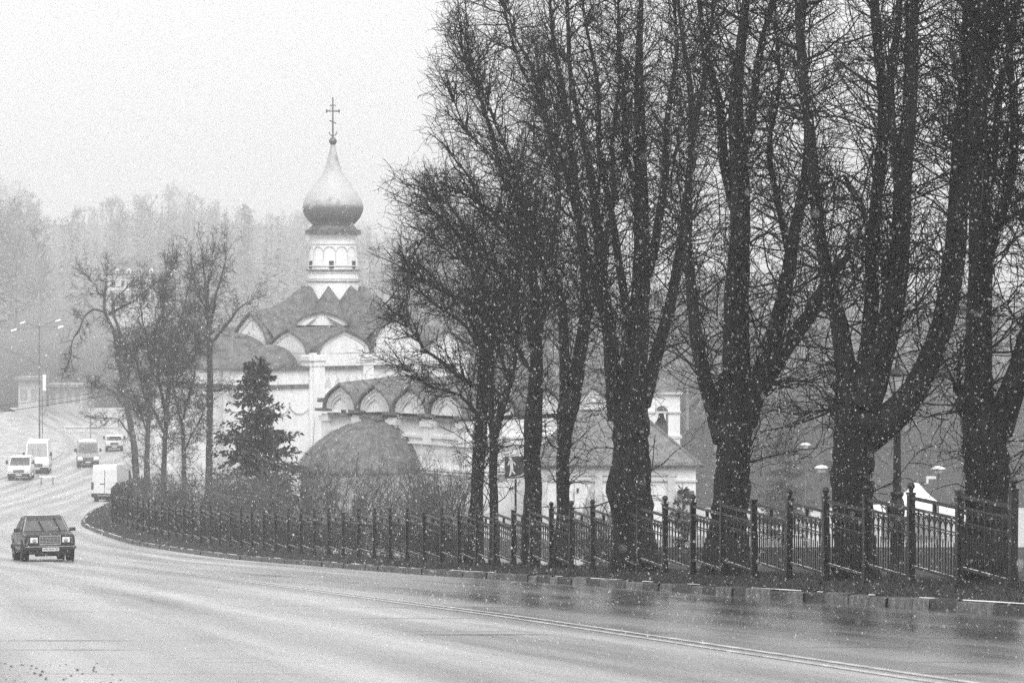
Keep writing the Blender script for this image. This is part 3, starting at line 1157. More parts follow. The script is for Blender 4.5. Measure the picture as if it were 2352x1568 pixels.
# ------------------------------------------------------------------ iron fence
def fence():
    ys = []
    # walk along the fence line in steps of two metres; phase chosen so that posts meet those in the photograph
    y = 39.05
    while y < 226 and len(ys) < 98:
        ys.append(y)
        d = float(xfence(y + .5) - xfence(y - .5))
        y += 2.0 / math.hypot(1, d)
    pos = [np.array([float(xfence(q)), q, float(ground(xfence(q), q))]) for q in ys]
    root = thing("iron_fence", "long black wrought iron fence with square posts stepping down along the kerb", "fence", pos[0])
    pm = MB().box((0, 0, .62), (.105, .105, 1.5)).box((0, 0, 1.385), (.125, .125, .03)).box((0, 0, .0), (.14, .14, .22))
    fm = MB().lathe([(.03, 1.40), (.03, 1.425), (.046, 1.432), (.03, 1.445), (.052, 1.47), (.06, 1.495), (.052, 1.525), (.03, 1.545), (.004, 1.555)], 10)
    post0 = pm.build("post", M_iron, root, bevel=.006)
    fin0 = fm.build("finial", M_iron, post0, smooth=True)
    # level panel, from near post (x=0) to far post (x=2); z measured from the far post's foot
    L = 2.0
    m = MB()
    m.box((L / 2, 0, 1.32), (L - .09, .05, .05))
    m.box((L / 2, 0, 1.16), (L - .09, .045, .04))
    m.box((L / 2, 0, .29), (L - .09, .045, .04))
    m.box((L / 2, 0, .95), (L - .09, .02, .022))
    m.box((L / 2, 0, 1.24), (.06, .05, .13))
    nb = 9
    xs = [(.1 + (L - .2) * i / (nb - 1)) for i in range(nb)]
    for i, x in enumerate(xs):
        m.box((x, 0, .72), (.020, .022, .86))
        if i < nb - 1:
            b = xs[i + 1] - x
            for sgn in (1, -1):
                xa = x if sgn > 0 else xs[i + 1]
                pts = []
                for t in np.linspace(0, 1, 5):
                    pts.append((xa + sgn * b * (1 - math.cos(t * math.pi / 2)), 0, .95 + .17 * math.sin(t * math.pi / 2)))
                m.tube(pts, .012, 4, cap=False)
                pts = []
                for t in np.linspace(0, 1, 4):
                    pts.append((xa + sgn * b / 2 * (1 - math.cos(t * math.pi / 2)), 0, .80 + .12 * math.sin(t * math.pi / 2)))
                m.tube(pts, .009, 4, cap=False)
            m.box((x + b / 2, 0, .55), (.014, .014, .50))
    pan0 = m.build("panel", M_iron, root)
    rr = random.Random(3)
    sm = MB()
    xs_ = np.linspace(.05, L - .05, 26)
    vs, fs = [], []
    for i, x in enumerate(xs_):
        hh = .010 * max(0.0, rr.uniform(-.5, 1.3)) - .002
        vs += [(x, -.012, .309), (x, -.008, .31 + hh), (x, .008, .31 + hh), (x, .012, .309)]
        if i:
            o_ = (i - 1) * 4
            fs += [(o_ + q, o_ + q + 1, o_ + q + 5, o_ + q + 4) for q in range(3)]
    sm.add(vs, fs)
    sno0 = sm.build("snow_cap", M_snow, pan0)
    for i, p in enumerate(pos):
        if i == 0:
            po = post0
        else:
            po = post0.copy()
            COL.objects.link(po)
            po.parent = root
            if (i * 7) % 5 != 2:
                f_ = fin0.copy()
                COL.objects.link(f_)
                f_.parent = po
        q = p - pos[0]
        po.location = (q[0], q[1], q[2])
        dxy = pos[min(i + 1, len(pos) - 1)] - pos[max(i - 1, 0)]
        po.rotation_euler = (rr.uniform(-.012, .012), rr.uniform(-.012, .012), math.atan2(dxy[1], dxy[0]))
        if i < len(pos) - 1:
            d = pos[i + 1] - p
            if i == 0:
                pa = pan0
            else:
                pa = pan0.copy()
                COL.objects.link(pa)
                pa.parent = root
                s_ = sno0.copy()
                COL.objects.link(s_)
                s_.parent = pa
            pa.location = (q[0], q[1], pos[i + 1][2] - pos[0][2])
            pa.rotation_euler = (0, 0, math.atan2(d[1], d[0]))


fence()


# ------------------------------------------------------------------ trees
def grow_tree(name, label, group, Y0, limbs, seed, dens=1.0, l1=(1.0, 2.4), l2=(.45, 1.1), l3=(.22, .55), n1=9, n2=6, n3=2.4,
              r1=.014, r2=.0068, r3=.004, bark=M_bark, twig=M_twig, burl=0.10, low=None, flare=1.35, up1=.06, k1=4, ang1=(30, 85), rsc=1.0, tipf=1.0):
    rng = np.random.default_rng(seed)
    base = P(limbs[0][0][0], limbs[0][0][1], Y0)
    gzb = float(ground(base[0], Y0))
    root = thing(name, label, "tree", (base[0], Y0, gzb), 0, group)
    o = np.array([base[0], Y0, gzb])
    parts, curves, rads, wl = [], [], [], []
    for li, lb in enumerate(limbs):
        pts, rad = [], []
        dz = 0.0
        # limbs fan out in depth as they rise, each its own way
        ddir = 0 if li == 0 else rng.uniform(-1, 1)
        for q, e in enumerate(lb):
            x, y, r = e[:3]
            fan = ddir * max(0.0, (lb[0][1] - y)) / F * Y0 * .42
            p = P(x, y, Y0 + fan)
            pts.append(p)
            rad.append(r * rsc / F * (Y0 + fan))
        if li == 0:
            pts[0][2] = gzb - .25
            rad[0] *= flare
        n = 26
        C, R = resample(pts, rad, n)
        wob = rng.normal(size=(n, 3)) * (.10 * R[:, None])
        if li:                                     # limbs bend this way and that as they climb
            tq = np.linspace(0, 1, n)
            amp_ = .20 * np.sin(np.pi * tq) * (.15 + .85 * tq)
            for ax_ in (0, 1):
                C[:, ax_] += amp_ * (np.sin(tq * rng.uniform(5, 9) + rng.uniform(0, 6.3)) * .6 + np.sin(tq * rng.uniform(11, 17) + rng.uniform(0, 6.3)) * .4)
            R = R * (1 - .18 * tq)
        C = C + wob * .4
        k = 14 if R.max() > .16 else (9 if R.max() > .07 else 6)
        V, Q = tubes_np(C[None], R[None], k)
        # burls and fluted bark on the thick wood
        V = V.reshape(n, k, 3)
        g_ = rng.normal(size=(n + 4, k))
        g_ = (g_[:-4] + g_[1:-3] + g_[2:-2] + g_[3:-1] + g_[4:]) / 2.2
        h_ = np.interp(np.arange(n), np.arange(0, n + 4, 4), rng.normal(size=len(range(0, n + 4, 4))))
        nz = 1 + burl * g_ * .55 + burl * .45 * h_[:, None] + burl * .35 * rng.normal(size=(1, k))
        V = C[:, None, :] + (V - C[:, None, :]) * nz[:, :, None]
        parts.append((V.reshape(-1, 3), Q))
        if R.max() > .16:
            # the closed end of a thick limb
            pass
        curves.append(C)
        rads.append(R)
    # crown
    tw = []
    for li, (C, R) in enumerate(zip(curves, rads)):
        seg = np.linalg.norm(np.diff(C, axis=0), axis=1).sum()
        t0 = .42 if li == 0 else .06
        if low is not None and li == 0:
            t0 = low
        cnt = int(seg * n1 * dens * (1.0 if li else .45))
        if cnt < 3:
            cnt = 3
        thick = R.mean()
        sc = 1.0 if thick > .05 else .75
        A = spawn(C[None], cnt, (l1[0] * sc, l1[1] * sc * (.85 if tipf < .5 and R[-1] < .02 else 1)), ang=ang1, t=(t0, .99), n=7, up=up1, wig=.2, rng=rng)
        if li:
            # the limb's own tip keeps growing as a spray
            T = spawn(C[None], 5, (l1[0] * tipf, l1[1] * tipf), ang=(5, 30), t=(.95, 1.0), n=7, up=.03, wig=.1, rng=rng, shrink=False)
            A = np.concatenate([A, T])
        tw.append(A)
    A = np.concatenate(tw)
    zrel = A[:, 0, 2] - gzb
    top = max(c[:, 2].max() for c in curves) - gzb
    upb = np.clip(-.10 + .22 * zrel / max(top, 1), -.12, .1)       # low twigs hang, high ones climb
    B = spawn(A, int(len(A) * n2), l2, ang=(25, 80), t=(.1, 1), n=6, up=upb, wig=.32, rng=rng)
    Cc = spawn(B, int(len(B) * n3), l3, ang=(25, 75), t=(.15, 1), n=4, up=0.0, wig=.36, rng=rng)
    cr = [tubes_np(A, taper(len(A), 7, r1, r1 * .38, rng), k1), tubes_np(B, taper(len(B), 6, r2, r2 * .5, rng), 3),
          tubes_np(Cc, taper(len(Cc), 4, r3, r3 * .7, rng), 3)]
    V, Q = join_np(parts)
    np_mesh("trunk", V - o, Q, bark, root, smooth=True)
    V, Q = join_np(cr)
    np_mesh("crown", V - o, Q, twig, root)
    return root


G_LINDEN = "old linden trees in a row behind the iron fence"
# limbs: (x, y, radius) in picture pixels at the tree's own distance; first one is the trunk
TREES = [
    ("old_tree", "massive forked old tree at the right edge with a sawn stub on its trunk", 43.0, [
        [(2272, 1345, 50), (2268, 1200, 46), (2266, 1080, 50), (2258, 1000, 52), (2250, 930, 40)],
        [(2250, 960, 36), (2247, 860, 29), (2246, 720, 28), (2248, 560, 28), (2255, 380, 26), (2262, 200, 24), (2275, 0, 20), (2290, -300, 10), (2300, -520, 3)],
        [(2283, 990, 38), (2315, 920, 31), (2345, 840, 29), (2375, 720, 26), (2400, 560, 22), (2420, 350, 18), (2435, 100, 12), (2440, -300, 5)],
        [(2240, 960, 30), (2214, 915, 19), (2203, 893, 17), (2200, 890, 16)],
        [(2254, 500, 16), (2230, 380, 14), (2222, 220, 12), (2226, 60, 9), (2235, -200, 4)],
        [(2258, 620, 14), (2300, 500, 13), (2325, 350, 12), (2335, 180, 10), (2340, 0, 8), (2345, -250, 3)],
        [(2252, 430, 12), (2290, 330, 11), (2300, 150, 9), (2310, -100, 6)],
        [(2400, 560, 10), (2350, 480, 8), (2320, 420, 5), (2290, 400, 3)],
    ], 1.15),
    ("old_tree", "thick old tree splitting into five limbs, the classic lantern post seen through its fork", 48.0, [
        [(1966, 1340, 46), (1962, 1200, 44), (1956, 1120, 49), (1960, 1050, 46), (1968, 980, 50), (1972, 920, 44)],
        [(1955, 960, 34), (1950, 860, 26), (1936, 780, 22), (1910, 690, 19), (1885, 580, 17), (1868, 430, 15), (1856, 230, 13), (1842, 0, 11), (1830, -300, 4)],
        [(1978, 940, 32), (1992, 840, 25), (2002, 740, 21), (2008, 640, 19), (2010, 480, 16), (2014, 250, 14), (2020, 0, 11), (2020, -300, 4)],
        [(1995, 940, 30), (2022, 850, 28), (2043, 750, 27), (2060, 620, 26), (2070, 470, 22), (2082, 320, 19), (2098, 170, 17), (2105, 0, 14), (2115, -320, 5)],
        [(1985, 1000, 42), (2035, 970, 38), (2085, 935, 33), (2128, 865, 28), (2160, 770, 26), (2190, 650, 27), (2203, 480, 23), (2210, 280, 22), (2214, 60, 18), (2216, -300, 7)],
        [(1945, 950, 20), (1932, 938, 16), (1926, 935, 12), (1924, 934, 11)],
        [(2070, 470, 12), (2050, 330, 11), (2050, 200, 10), (2048, 0, 8), (2050, -250, 3)],
        [(2010, 560, 10), (1980, 470, 9), (1960, 420, 7), (1930, 400, 4), (1900, 420, 3)],
        [(2060, 680, 9), (2020, 580, 8), (1990, 540, 6), (1950, 560, 4), (1920, 600, 2)],
    ], 1.1),
    ("old_tree", "leaning based old tree with a straight central limb and a bent right limb", 54.0, [
        [(1660, 1310, 46), (1672, 1200, 45), (1685, 1100, 40), (1690, 1010, 39), (1693, 930, 40), (1692, 860, 36)],
        [(1692, 900, 34), (1688, 760, 31), (1690, 620, 29), (1690, 460, 25), (1692, 300, 21), (1702, 150, 15), (1716, 0, 11), (1730, -280, 4)],
        [(1664, 1010, 26), (1640, 945, 19), (1614, 860, 16), (1598, 770, 14), (1590, 640, 12), (1585, 450, 10), (1572, 220, 8), (1560, 0, 5), (1550, -150, 2)],
        [(1712, 970, 30), (1735, 900, 25), (1770, 845, 23), (1812, 785, 20), (1862, 715, 17), (1905, 650, 13), (1950, 590, 9), (1995, 540, 5)],
        [(1738, 890, 22), (1768, 800, 20), (1796, 700, 18), (1815, 600, 16), (1832, 470, 14), (1850, 300, 12), (1852, 100, 10), (1860, -200, 4)],
        [(1690, 480, 14), (1660, 360, 12), (1640, 220, 10), (1610, 60, 7), (1590, -160, 3)],
        [(1690, 400, 13), (1725, 290, 12), (1750, 150, 10), (1762, 0, 8), (1770, -220, 3)],
        [(1815, 600, 9), (1790, 480, 8), (1775, 330, 7), (1780, 150, 5), (1780, -50, 3)],
        [(1640, 960, 12), (1690, 905, 4), (1720, 900, 2)],
    ], 1.05),
    ("old_tree", "gnarled old tree with a burly bulging trunk in front of the hipped hall roof", 60.0, [
        [(1457, 1310, 48), (1452, 1200, 46), (1446, 1110, 51), (1450, 1030, 42), (1446, 960, 47), (1446, 900, 42)],
        [(1452, 920, 36), (1458, 820, 29), (1466, 700, 24), (1473, 560, 20), (1474, 420, 17), (1470, 260, 13), (1474, 80, 9), (1480, -150, 3)],
        [(1420, 960, 26), (1410, 870, 20), (1400, 780, 17), (1386, 680, 15), (1370, 550, 12), (1352, 400, 10), (1330, 220, 7), (1302, 20, 5), (1290, -120, 2)],
        [(1478, 930, 18), (1504, 830, 15), (1532, 730, 13), (1560, 600, 12), (1590, 430, 9), (1612, 220, 7), (1630, 20, 4), (1640, -120, 2)],
        [(1466, 700, 12), (1510, 560, 10), (1530, 400, 9), (1540, 230, 7), (1545, 30, 4), (1550, -120, 2)],
        [(1398, 770, 10), (1345, 560, 8), (1270, 330, 6), (1190, 120, 4), (1145, -40, 2)],
        [(1440, 720, 10), (1405, 480, 8), (1370, 240, 6), (1335, 0, 4), (1325, -100, 2)],
        [(1470, 500, 9), (1440, 330, 7), (1420, 160, 5), (1410, -80, 2)],
    ], 1.0),
    ("slim_tree", "slim old tree swelling into a knot, nearest slim one to the burly trunk", 66.0, [
        [(1291, 1305, 18), (1293, 1180, 16), (1294, 1060, 16), (1297, 980, 18), (1304, 940, 25), (1318, 900, 20)],
        [(1310, 930, 20), (1325, 860, 17), (1338, 780, 15), (1345, 680, 13), (1338, 560, 11), (1318, 420, 9), (1296, 240, 7), (1270, 20, 4), (1262, -120, 2)],
        [(1298, 920, 13), (1296, 800, 11), (1286, 680, 10), (1250, 560, 8), (1190, 420, 6), (1135, 260, 4), (1085, 130, 2.5), (1062, 70, 1.2)],
        [(1340, 760, 8), (1375, 640, 7), (1400, 480, 6), (1420, 300, 5), (1425, 100, 3)],
        [(1286, 700, 7), (1220, 560, 6), (1120, 470, 4.5), (1060, 440, 3.0), (1000, 437, 1.6)],
        [(1320, 430, 6), (1250, 260, 5), (1190, 100, 3.5), (1165, 0, 2)],
        [(1270, 600, 5), (1150, 400, 4), (1075, 300, 3), (1040, 225, 1.5)],
    ], 1.1),
    ("slim_tree", "crooked thin tree standing directly beside the right edge of the crossing sign", 69.0, [
        [(1219, 1300, 17), (1222, 1200, 19), (1226, 1120, 18), (1222, 1040, 17), (1223, 980, 20), (1230, 890, 17)],
        [(1228, 920, 17), (1234, 800, 14), (1232, 680, 12), (1215, 550, 9), (1165, 400, 7), (1105, 240, 4.5), (1065, 130, 2)],
        [(1232, 820, 9), (1200, 700, 8), (1140, 600, 6), (1065, 525, 4), (1010, 495, 2.5), (985, 480, 1.2)],
        [(1234, 780, 9), (1265, 640, 7), (1280, 480, 6), (1260, 300, 4.5), (1230, 120, 3)],
        [(1215, 600, 6), (1130, 500, 4.5), (1070, 410, 3), (1035, 350, 1.5)],
        [(1226, 860, 6), (1160, 760, 5), (1060, 690, 4), (1000, 655, 2.5), (955, 630, 1.2)],
    ], 1.15),
    ("slim_tree", "thin forked tree just left of the crossing sign", 74.0, [
        [(1136, 1305, 11), (1135, 1180, 10), (1132, 1060, 10), (1136, 990, 10)],
        [(1138, 1000, 9), (1152, 940, 9), (1170, 870, 8), (1186, 760, 7), (1198, 640, 6), (1200, 500, 4), (1190, 380, 2)],
        [(1131, 1000, 8), (1127, 900, 8), (1120, 780, 7), (1105, 660, 5), (1075, 560, 4), (1020, 500, 2.5), (960, 560, 1.5)],
        [(1122, 830, 5), (1060, 740, 4), (990, 690, 3), (950, 650, 2), (930, 690, 1)],
        [(1170, 880, 5), (1130, 740, 4), (1080, 620, 3), (1010, 560, 2)],
    ], 1.2),
    ("slim_tree", "leftmost tree of the near row, slanting to the right in front of the low church", 77.0, [
        [(1086, 1305, 18), (1092, 1180, 16), (1099, 1040, 15), (1108, 920, 14), (1112, 840, 13)],
        [(1112, 860, 12), (1112, 760, 10), (1108, 660, 8), (1090, 560, 6), (1050, 480, 4), (1000, 450, 2)],
        [(1108, 900, 6), (1040, 850, 5), (980, 800, 4), (945, 765, 2.5), (925, 735, 1.2)],
        [(1111, 800, 6), (1060, 700, 5), (990, 630, 4), (960, 600, 2.2), (940, 630, 1.2)],
        [(1104, 960, 5), (1060, 910, 4), (1000, 890, 3), (940, 850, 1.5)],
        [(1113, 820, 6), (1150, 720, 5), (1180, 620, 4), (1190, 500, 2)],
    ], 1.25),
]
for i, (nm, lb, Y0, limbs, dn) in enumerate(TREES):
    far = i >= 4
    grow_tree(nm, lb, G_LINDEN, Y0, limbs, 100 + i, dens=dn * (1.15 if far else 1.0), l1=(.7, 2.1) if far else (.8, 2.4), n1=9.0 if not far else 8.5, n2=5.5 if not far else 5.0, n3=2.2,
              l2=(.45, 1.3), l3=(.2, .6), r1=.0175, r2=.0080, r3=.0048, ang1=(22, 62) if far else (30, 82), up1=.09 if far else .05, tipf=.75 if far else .9)

# bare trees at the bend, further off
G_BEND = "bare trees at the bend of the road"
BEND = [
    ("bare_tree", "tilted bare tree at the bend with crooked top and drooping left bough", 150.0, [
        [(318, 1135, 9), (308, 1020, 9), (292, 930, 9), (280, 870, 8)],
        [(282, 880, 7), (268, 800, 6), (252, 740, 5.5), (243, 710, 5), (242, 670, 4), (245, 630, 2)],
        [(287, 880, 6), (276, 790, 5), (263, 720, 4), (262, 690, 3), (292, 660, 2)],
        [(245, 718, 4), (215, 708, 3.5), (190, 730, 3), (172, 770, 2.5), (162, 820, 1.5)],
        [(250, 722, 4), (290, 700, 3), (320, 680, 2), (340, 665, 1)],
        [(296, 940, 3), (260, 900, 2.5), (230, 890, 1.5)], [(305, 1010, 3), (270, 960, 2), (225, 960, 1)],
        [(242, 690, 2.5), (225, 665, 2), (210, 645, 1)]], .9, (.5, 1.5)),
    ("bare_tree", "slender bare tree in the thicket right beside the tilted one", 152.0, [
        [(336, 1150, 8), (338, 1020, 7), (345, 900, 6), (352, 820, 5)],
        [(352, 830, 5), (362, 740, 4), (385, 660, 3), (395, 610, 1.5)], [(350, 850, 4), (330, 760, 3), (320, 700, 2), (325, 660, 1)],
        [(345, 900, 3), (400, 800, 2.5), (430, 720, 2)], [(340, 1000, 3), (300, 880, 2), (290, 800, 1.5)]], 2.3, (.7, 1.9)),
    ("bare_tree", "dense bushy bare tree in the middle of the thicket at the bend", 156.0, [
        [(372, 1150, 8), (378, 1030, 7), (386, 900, 6)],
        [(386, 910, 5), (400, 800, 4), (425, 700, 3), (440, 640, 1.5)], [(382, 960, 5), (362, 850, 4), (372, 740, 3), (385, 640, 1.5)],
        [(386, 900, 4), (430, 840, 3), (450, 780, 2)], [(380, 1000, 4), (330, 900, 3), (310, 800, 2)]], 2.5, (.7, 2.0)),
    ("bare_tree", "low twiggy bare tree between the thicket and the tall straight tree", 158.0, [
        [(425, 1140, 7), (422, 1050, 6), (420, 960, 5)], [(420, 970, 4), (440, 880, 3), (455, 800, 2)], [(421, 990, 4), (395, 880, 3), (390, 790, 1.5)],
        [(422, 1040, 3), (460, 960, 2), (480, 900, 1)]], 2.6, (.7, 1.8)),
    ("bare_tree", "tallest bare tree at the bend with a straight trunk, left of the spruce", 160.0, [
        [(477, 1120, 10), (481, 1000, 9), (483, 880, 9), (480, 780, 8)],
        [(480, 790, 7), (477, 720, 6), (472, 650, 4), (465, 590, 2)], [(480, 770, 6), (492, 690, 4), (512, 630, 3), (520, 590, 1.5)],
        [(483, 790, 5), (520, 745, 4), (555, 705, 2.5), (580, 685, 1)], [(480, 800, 5), (445, 765, 4), (410, 720, 3), (380, 690, 1.5)],
        [(478, 720, 3.5), (450, 660, 2.5), (440, 610, 1.5)], [(483, 900, 4), (520, 890, 3), (550, 895, 1.5)], [(476, 680, 3), (485, 620, 2), (488, 580, 1)]], 1.2, (.6, 1.9)),
]
for i, (nm, lb, Y0, limbs, dn, ll) in enumerate(BEND):
    grow_tree(nm, lb, G_BEND, Y0, limbs, 300 + i, dens=dn * .72, l1=ll, l2=(.4, 1.0), l3=(.25, .6), n1=6, n2=6, n3=2.5, r1=.020, r2=.011, r3=.008,
              bark=M_greybark, twig=M_greybark, burl=.05, low=.3, k1=3, rsc=.8)


M_wood = mat("hazed_wood", 0.24, 0.85, var=.3, scale=.12)  # pale base colour carries part of the distance haze


def conifer(name, label, x, ytop, Y, width, seed, group=None, dens=1.0, base_z=None, m=M_needle):
    rng = np.random.default_rng(seed)
    top = P(x, ytop, Y)
    gz_ = float(ground(top[0], Y)) if base_z is None else base_z
    H = top[2] - gz_
    o = np.array([top[0], Y, gz_])
    root = thing(name, label, "tree", o, 0, group)
    MB().tube([(0, 0, -.2), (0.03, 0, H * .5), (0, 0, H)], [H * .013 + .05, H * .008 + .03, .012], 8).build("trunk", M_greybark, root)
    nb = int((70 + 9 * H) * dens)
    zz = H * (1 - rng.uniform(0.0, 1.0, nb) ** .75 * .93)
    rel = 1 - zz / H
    Lb = width / 2 * (rel ** .68) * rng.uniform(.45, 1.25, nb) + .05 * H * .3
    az = rng.uniform(0, 2 * np.pi, nb)
    n = 6
    t = np.linspace(0, 1, n)
    drop = rng.uniform(.15, .45, nb)
    r = Lb[:, None] * t
    zc = zz[:, None] + Lb[:, None] * (.20 * t - (drop[:, None] + .1) * t ** 2 + .22 * t ** 4)
    B = np.stack([r * np.cos(az)[:, None], r * np.sin(az)[:, None], zc], -1)
    parts = [tubes_np(B, taper(nb, n, .022, .006, rng), 3)]
    # needle sprays: flat drooping slips along every branch
    ns = int(nb * 34)
    S = spawn(B, ns, (.16 + .012 * H, .34 + .025 * H), ang=(30, 75), t=(.1, 1), n=3, up=-.18, wig=.2, rng=rng, hor=.35)
    d = nrm(S[:, -1] - S[:, 0])
    side = nrm(np.cross(d, rng.normal(size=(ns, 3)))) * (rng.uniform(.018, .045, ns) * (1 + H / 14))[:, None]
    V = np.stack([S[:, 0], S[:, 1] + side, S[:, 2], S[:, 1] - side], 1).reshape(-1, 3)
    Q = np.arange(ns * 4).reshape(-1, 4)
    parts.append((V, Q))
    V, Q = join_np(parts)
    np_mesh("crown", V, Q, m, root)
    return root


conifer("spruce", "dark shaggy spruce in front of the church wall at the bend", 592, 828, 128.0, 7.2, 21, dens=1.9)
conifer("spruce", "small spruce before the right end wall of the hipped hall", 1568, 1110, 134.0, 1.5, 22, base_z=-12.6, dens=.35)
conifer("spruce", "hazy spruce beyond the slope between the two right-hand old trunks", 1800, 985, 178.0, 5.5, 23, m=M_greybark)
conifer("far_spruce", "tall spruce fading in the mist left of the church dome", 565, 462, 900.0, 11.0, 24, m=M_wood, dens=.8)
conifer("far_spruce", "shorter spruce fading in the mist, left of the tall faint one", 516, 492, 930.0, 9.0, 25, m=M_wood, dens=.8)


M_shrub = mat("shrub_twig", 0.11, 0.8, var=.4, scale=4)


def shrub(label, x, ytop, Y, width, seed, n=46, droop=.02, spread=(8, 40), base_y=None):
    rng = np.random.default_rng(seed)
    top = P(x, ytop, Y)
    gz_ = float(ground(top[0], Y))
    H = (top[2] - gz_) * .96
    o = np.array([top[0], Y, gz_])
    root = thing("shrub", label, "shrub", o, 0, "bare shrubs behind the fence at the bend")
    W = width / F * Y
    bx = rng.normal(size=(n, 2)) * W * .16
    a = rng.uniform(0, 2 * np.pi, n)
    tl = np.radians(rng.uniform(spread[0], spread[1], n))
    L = H * rng.uniform(.7, 1.1, n)
    k = 8
    t = np.linspace(0, 1, k)
    out = np.empty((n, k, 3))
    for i in range(k):
        lean = np.tan(tl) * t[i] * (1 + .3 * t[i])
        out[:, i, 0] = bx[:, 0] + np.cos(a) * lean * L * .55
        out[:, i, 1] = bx[:, 1] + np.sin(a) * lean * L * .55
        out[:, i, 2] = L * t[i] * (1 - .10 * t[i] * np.tan(tl)) - .1
    out[:, 1:] += rng.normal(size=(n, k - 1, 3)) * .035
    A = spawn(out, n * 9, (.5, 1.4), ang=(15, 60), t=(.15, 1), n=5, up=.08, wig=.2, rng=rng)
    B = spawn(A, n * 9 * 5, (.25, .75), ang=(20, 65), t=(.1, 1), n=4, up=.05, wig=.22, rng=rng)
    parts = [tubes_np(A, taper(len(A), 5, .011, .006, rng), 3), tubes_np(B, taper(len(B), 4, .007, .0045, rng), 3)]
    V, Q = join_np([tubes_np(out, taper(n, k, .02, .009, rng), 4)])
    np_mesh("stem", V, Q, M_shrub, root)
    V, Q = join_np(parts)
    np_mesh("twigs", V, Q, M_shrub, root)


for i, (lb, x, y, Y, w, n) in enumerate([
    ("broad bare shrub with slanting shoots, right of the spruce foot", 735, 1010, 112, 190, 60),
    ("wide round bare shrub under the middle of the dark apse roof", 850, 1055, 104, 190, 56),
    ("upright broom-like bare shrub left of the slanting slim tree", 1030, 1035, 100, 130, 70),
    ("upright bare shrub before the right edge of the dark apse roof", 965, 1060, 106, 120, 60),
    ("low dense bare shrub between the spruce and the fence", 620, 1080, 118, 170, 60),
    ("bare shrub at the left foot of the spruce", 530, 1075, 124, 130, 50),
    ("bare shrub under the tall straight tree at the bend", 450, 1080, 132, 120, 50),
    ("bare shrub left of the thicket, closest to the fence end", 385, 1090, 138, 100, 46),
    ("small round bare shrub against the hipped hall's wall", 1362, 1122, 128, 95, 44),
    ("thin tall bare sapling shrub before the white wall under the scalloped frieze", 690, 960, 140, 70, 12),
]):
    shrub(lb, x, y, float(Y), w, 400 + i, n=int(n * .8), spread=(6, 30) if 'upright' in lb else (12, 62))


# ------------------------------------------------------------------ far woods
def wood(name, spots, seed, conif=.3, r=.05, m=M_wood):
    rng = np.random.default_rng(seed)
    parts = []
    for (x, y, H) in spots:
        gz_ = float(ground(x, y))
        o = np.array([x, y, gz_])
        if rng.random() < conif:
            nb = 60
            zz = H * (1 - rng.uniform(0, 1, nb) ** .7 * .9)
            Lb = H * .17 * (1 - zz / H) ** .8 * rng.uniform(.6, 1.2, nb) + .15
            az = rng.uniform(0, 2 * np.pi, nb)
            tip = np.stack([Lb * np.cos(az), Lb * np.sin(az), zz - Lb * .35], -1)
            b0 = np.stack([0 * zz, 0 * zz, zz], -1)
            sd = np.stack([-np.sin(az), np.cos(az), -.5 + 0 * az], -1) * (.28 * Lb + .1)[:, None]
            mid = .55 * tip + .45 * b0
            V = np.stack([b0, mid + sd, tip, mid - sd * np.array([1, 1, -1])], 1).reshape(-1, 3)
            parts.append((V + o, np.arange(nb * 4).reshape(-1, 4)))
            parts.append(tubes_np((np.array([[[0, 0, -.3], [0, 0, H * .5], [0, 0, H]]]) + o), np.array([[.2, .12, .03]]), 4))
        else:
            tr = np.array([[0, 0, -.3], [rng.normal() * .2, 0, H * .35], [rng.normal() * .5, rng.normal() * .5, H * .7], [rng.normal() * .7, rng.normal() * .7, H]])
            C, R = resample(tr, [.22, .16, .08, .03], 10)
            A = spawn(C[None], 30, (H * .14, H * .36), ang=(25, 70), t=(.06, 1), n=5, up=.12, wig=.12, rng=rng)
            B = spawn(A, 170, (H * .06, H * .16), ang=(25, 60), t=(.2, 1), n=3, up=.05, wig=.15, rng=rng)
            D = spawn(B, 260, (H * .03, H * .08), ang=(25, 60), t=(.2, 1), n=2, up=.05, wig=.15, rng=rng)
            parts.append(tubes_np(C[None] + o, R[None], 5))
            parts.append(tubes_np(A + o, taper(30, 5, r * 1.3, r * .6, rng), 3))
            parts.append(tubes_np(B + o, taper(170, 3, r * .7, r * .45, rng), 3))
            parts.append(tubes_np(D + o, taper(260, 2, r * .55, r * .4, rng), 3))
    V, Q = join_np(parts)
    return kind(np_mesh(name, V, Q, m), "stuff")


rw = np.random.default_rng(77)


def skyline(x, Y, H):
    """tree height that keeps the hill's rolling tree line"""
    line = np.interp(x, [-300, 0, 60, 110, 200, 370, 430, 520, 700, 1000, 1200, 1300, 2800], [385, 402, 430, 505, 475, 436, 436, 475, 485, 560, 640, 655, 660])
    p = P(x, line + rw.exponential(22), Y)
    return min(H, p[2] - float(ground(p[0], Y)))


sp = []
for _ in range(620):          # wooded hill far behind the town
    Y = 640 + 1250 * rw.uniform(0, 1) ** .85
    x = rw.uniform(-200, 1300)
    H = skyline(x, Y, rw.uniform(18, 32))
    if H > 6:
        sp.append((P(x, 0, Y)[0], Y, H))
wood("far_wood", sp, 5, conif=.5, r=.085)
sp = []
for _ in range(170):          # nearer wood on the left slope
    Y = rw.uniform(520, 980)
    x = rw.uniform(-560, 110) if rw.random() < .6 else rw.uniform(-560, 40)
    H = skyline(x, Y, rw.uniform(15, 24))
    if H > 5:
        sp.append((P(x, 0, Y)[0], Y, H))
wood("left_wood", sp, 6, conif=.25, r=.06)
sp = []
for _ in range(150):          # wood past the yard, right of the churches
    Y = rw.uniform(260, 480)
    x = rw.uniform(1180, 2800)
    H = skyline(x, Y, rw.uniform(12, 19))
    if H > 4:
        sp.append((P(x, 0, Y)[0], Y, H))
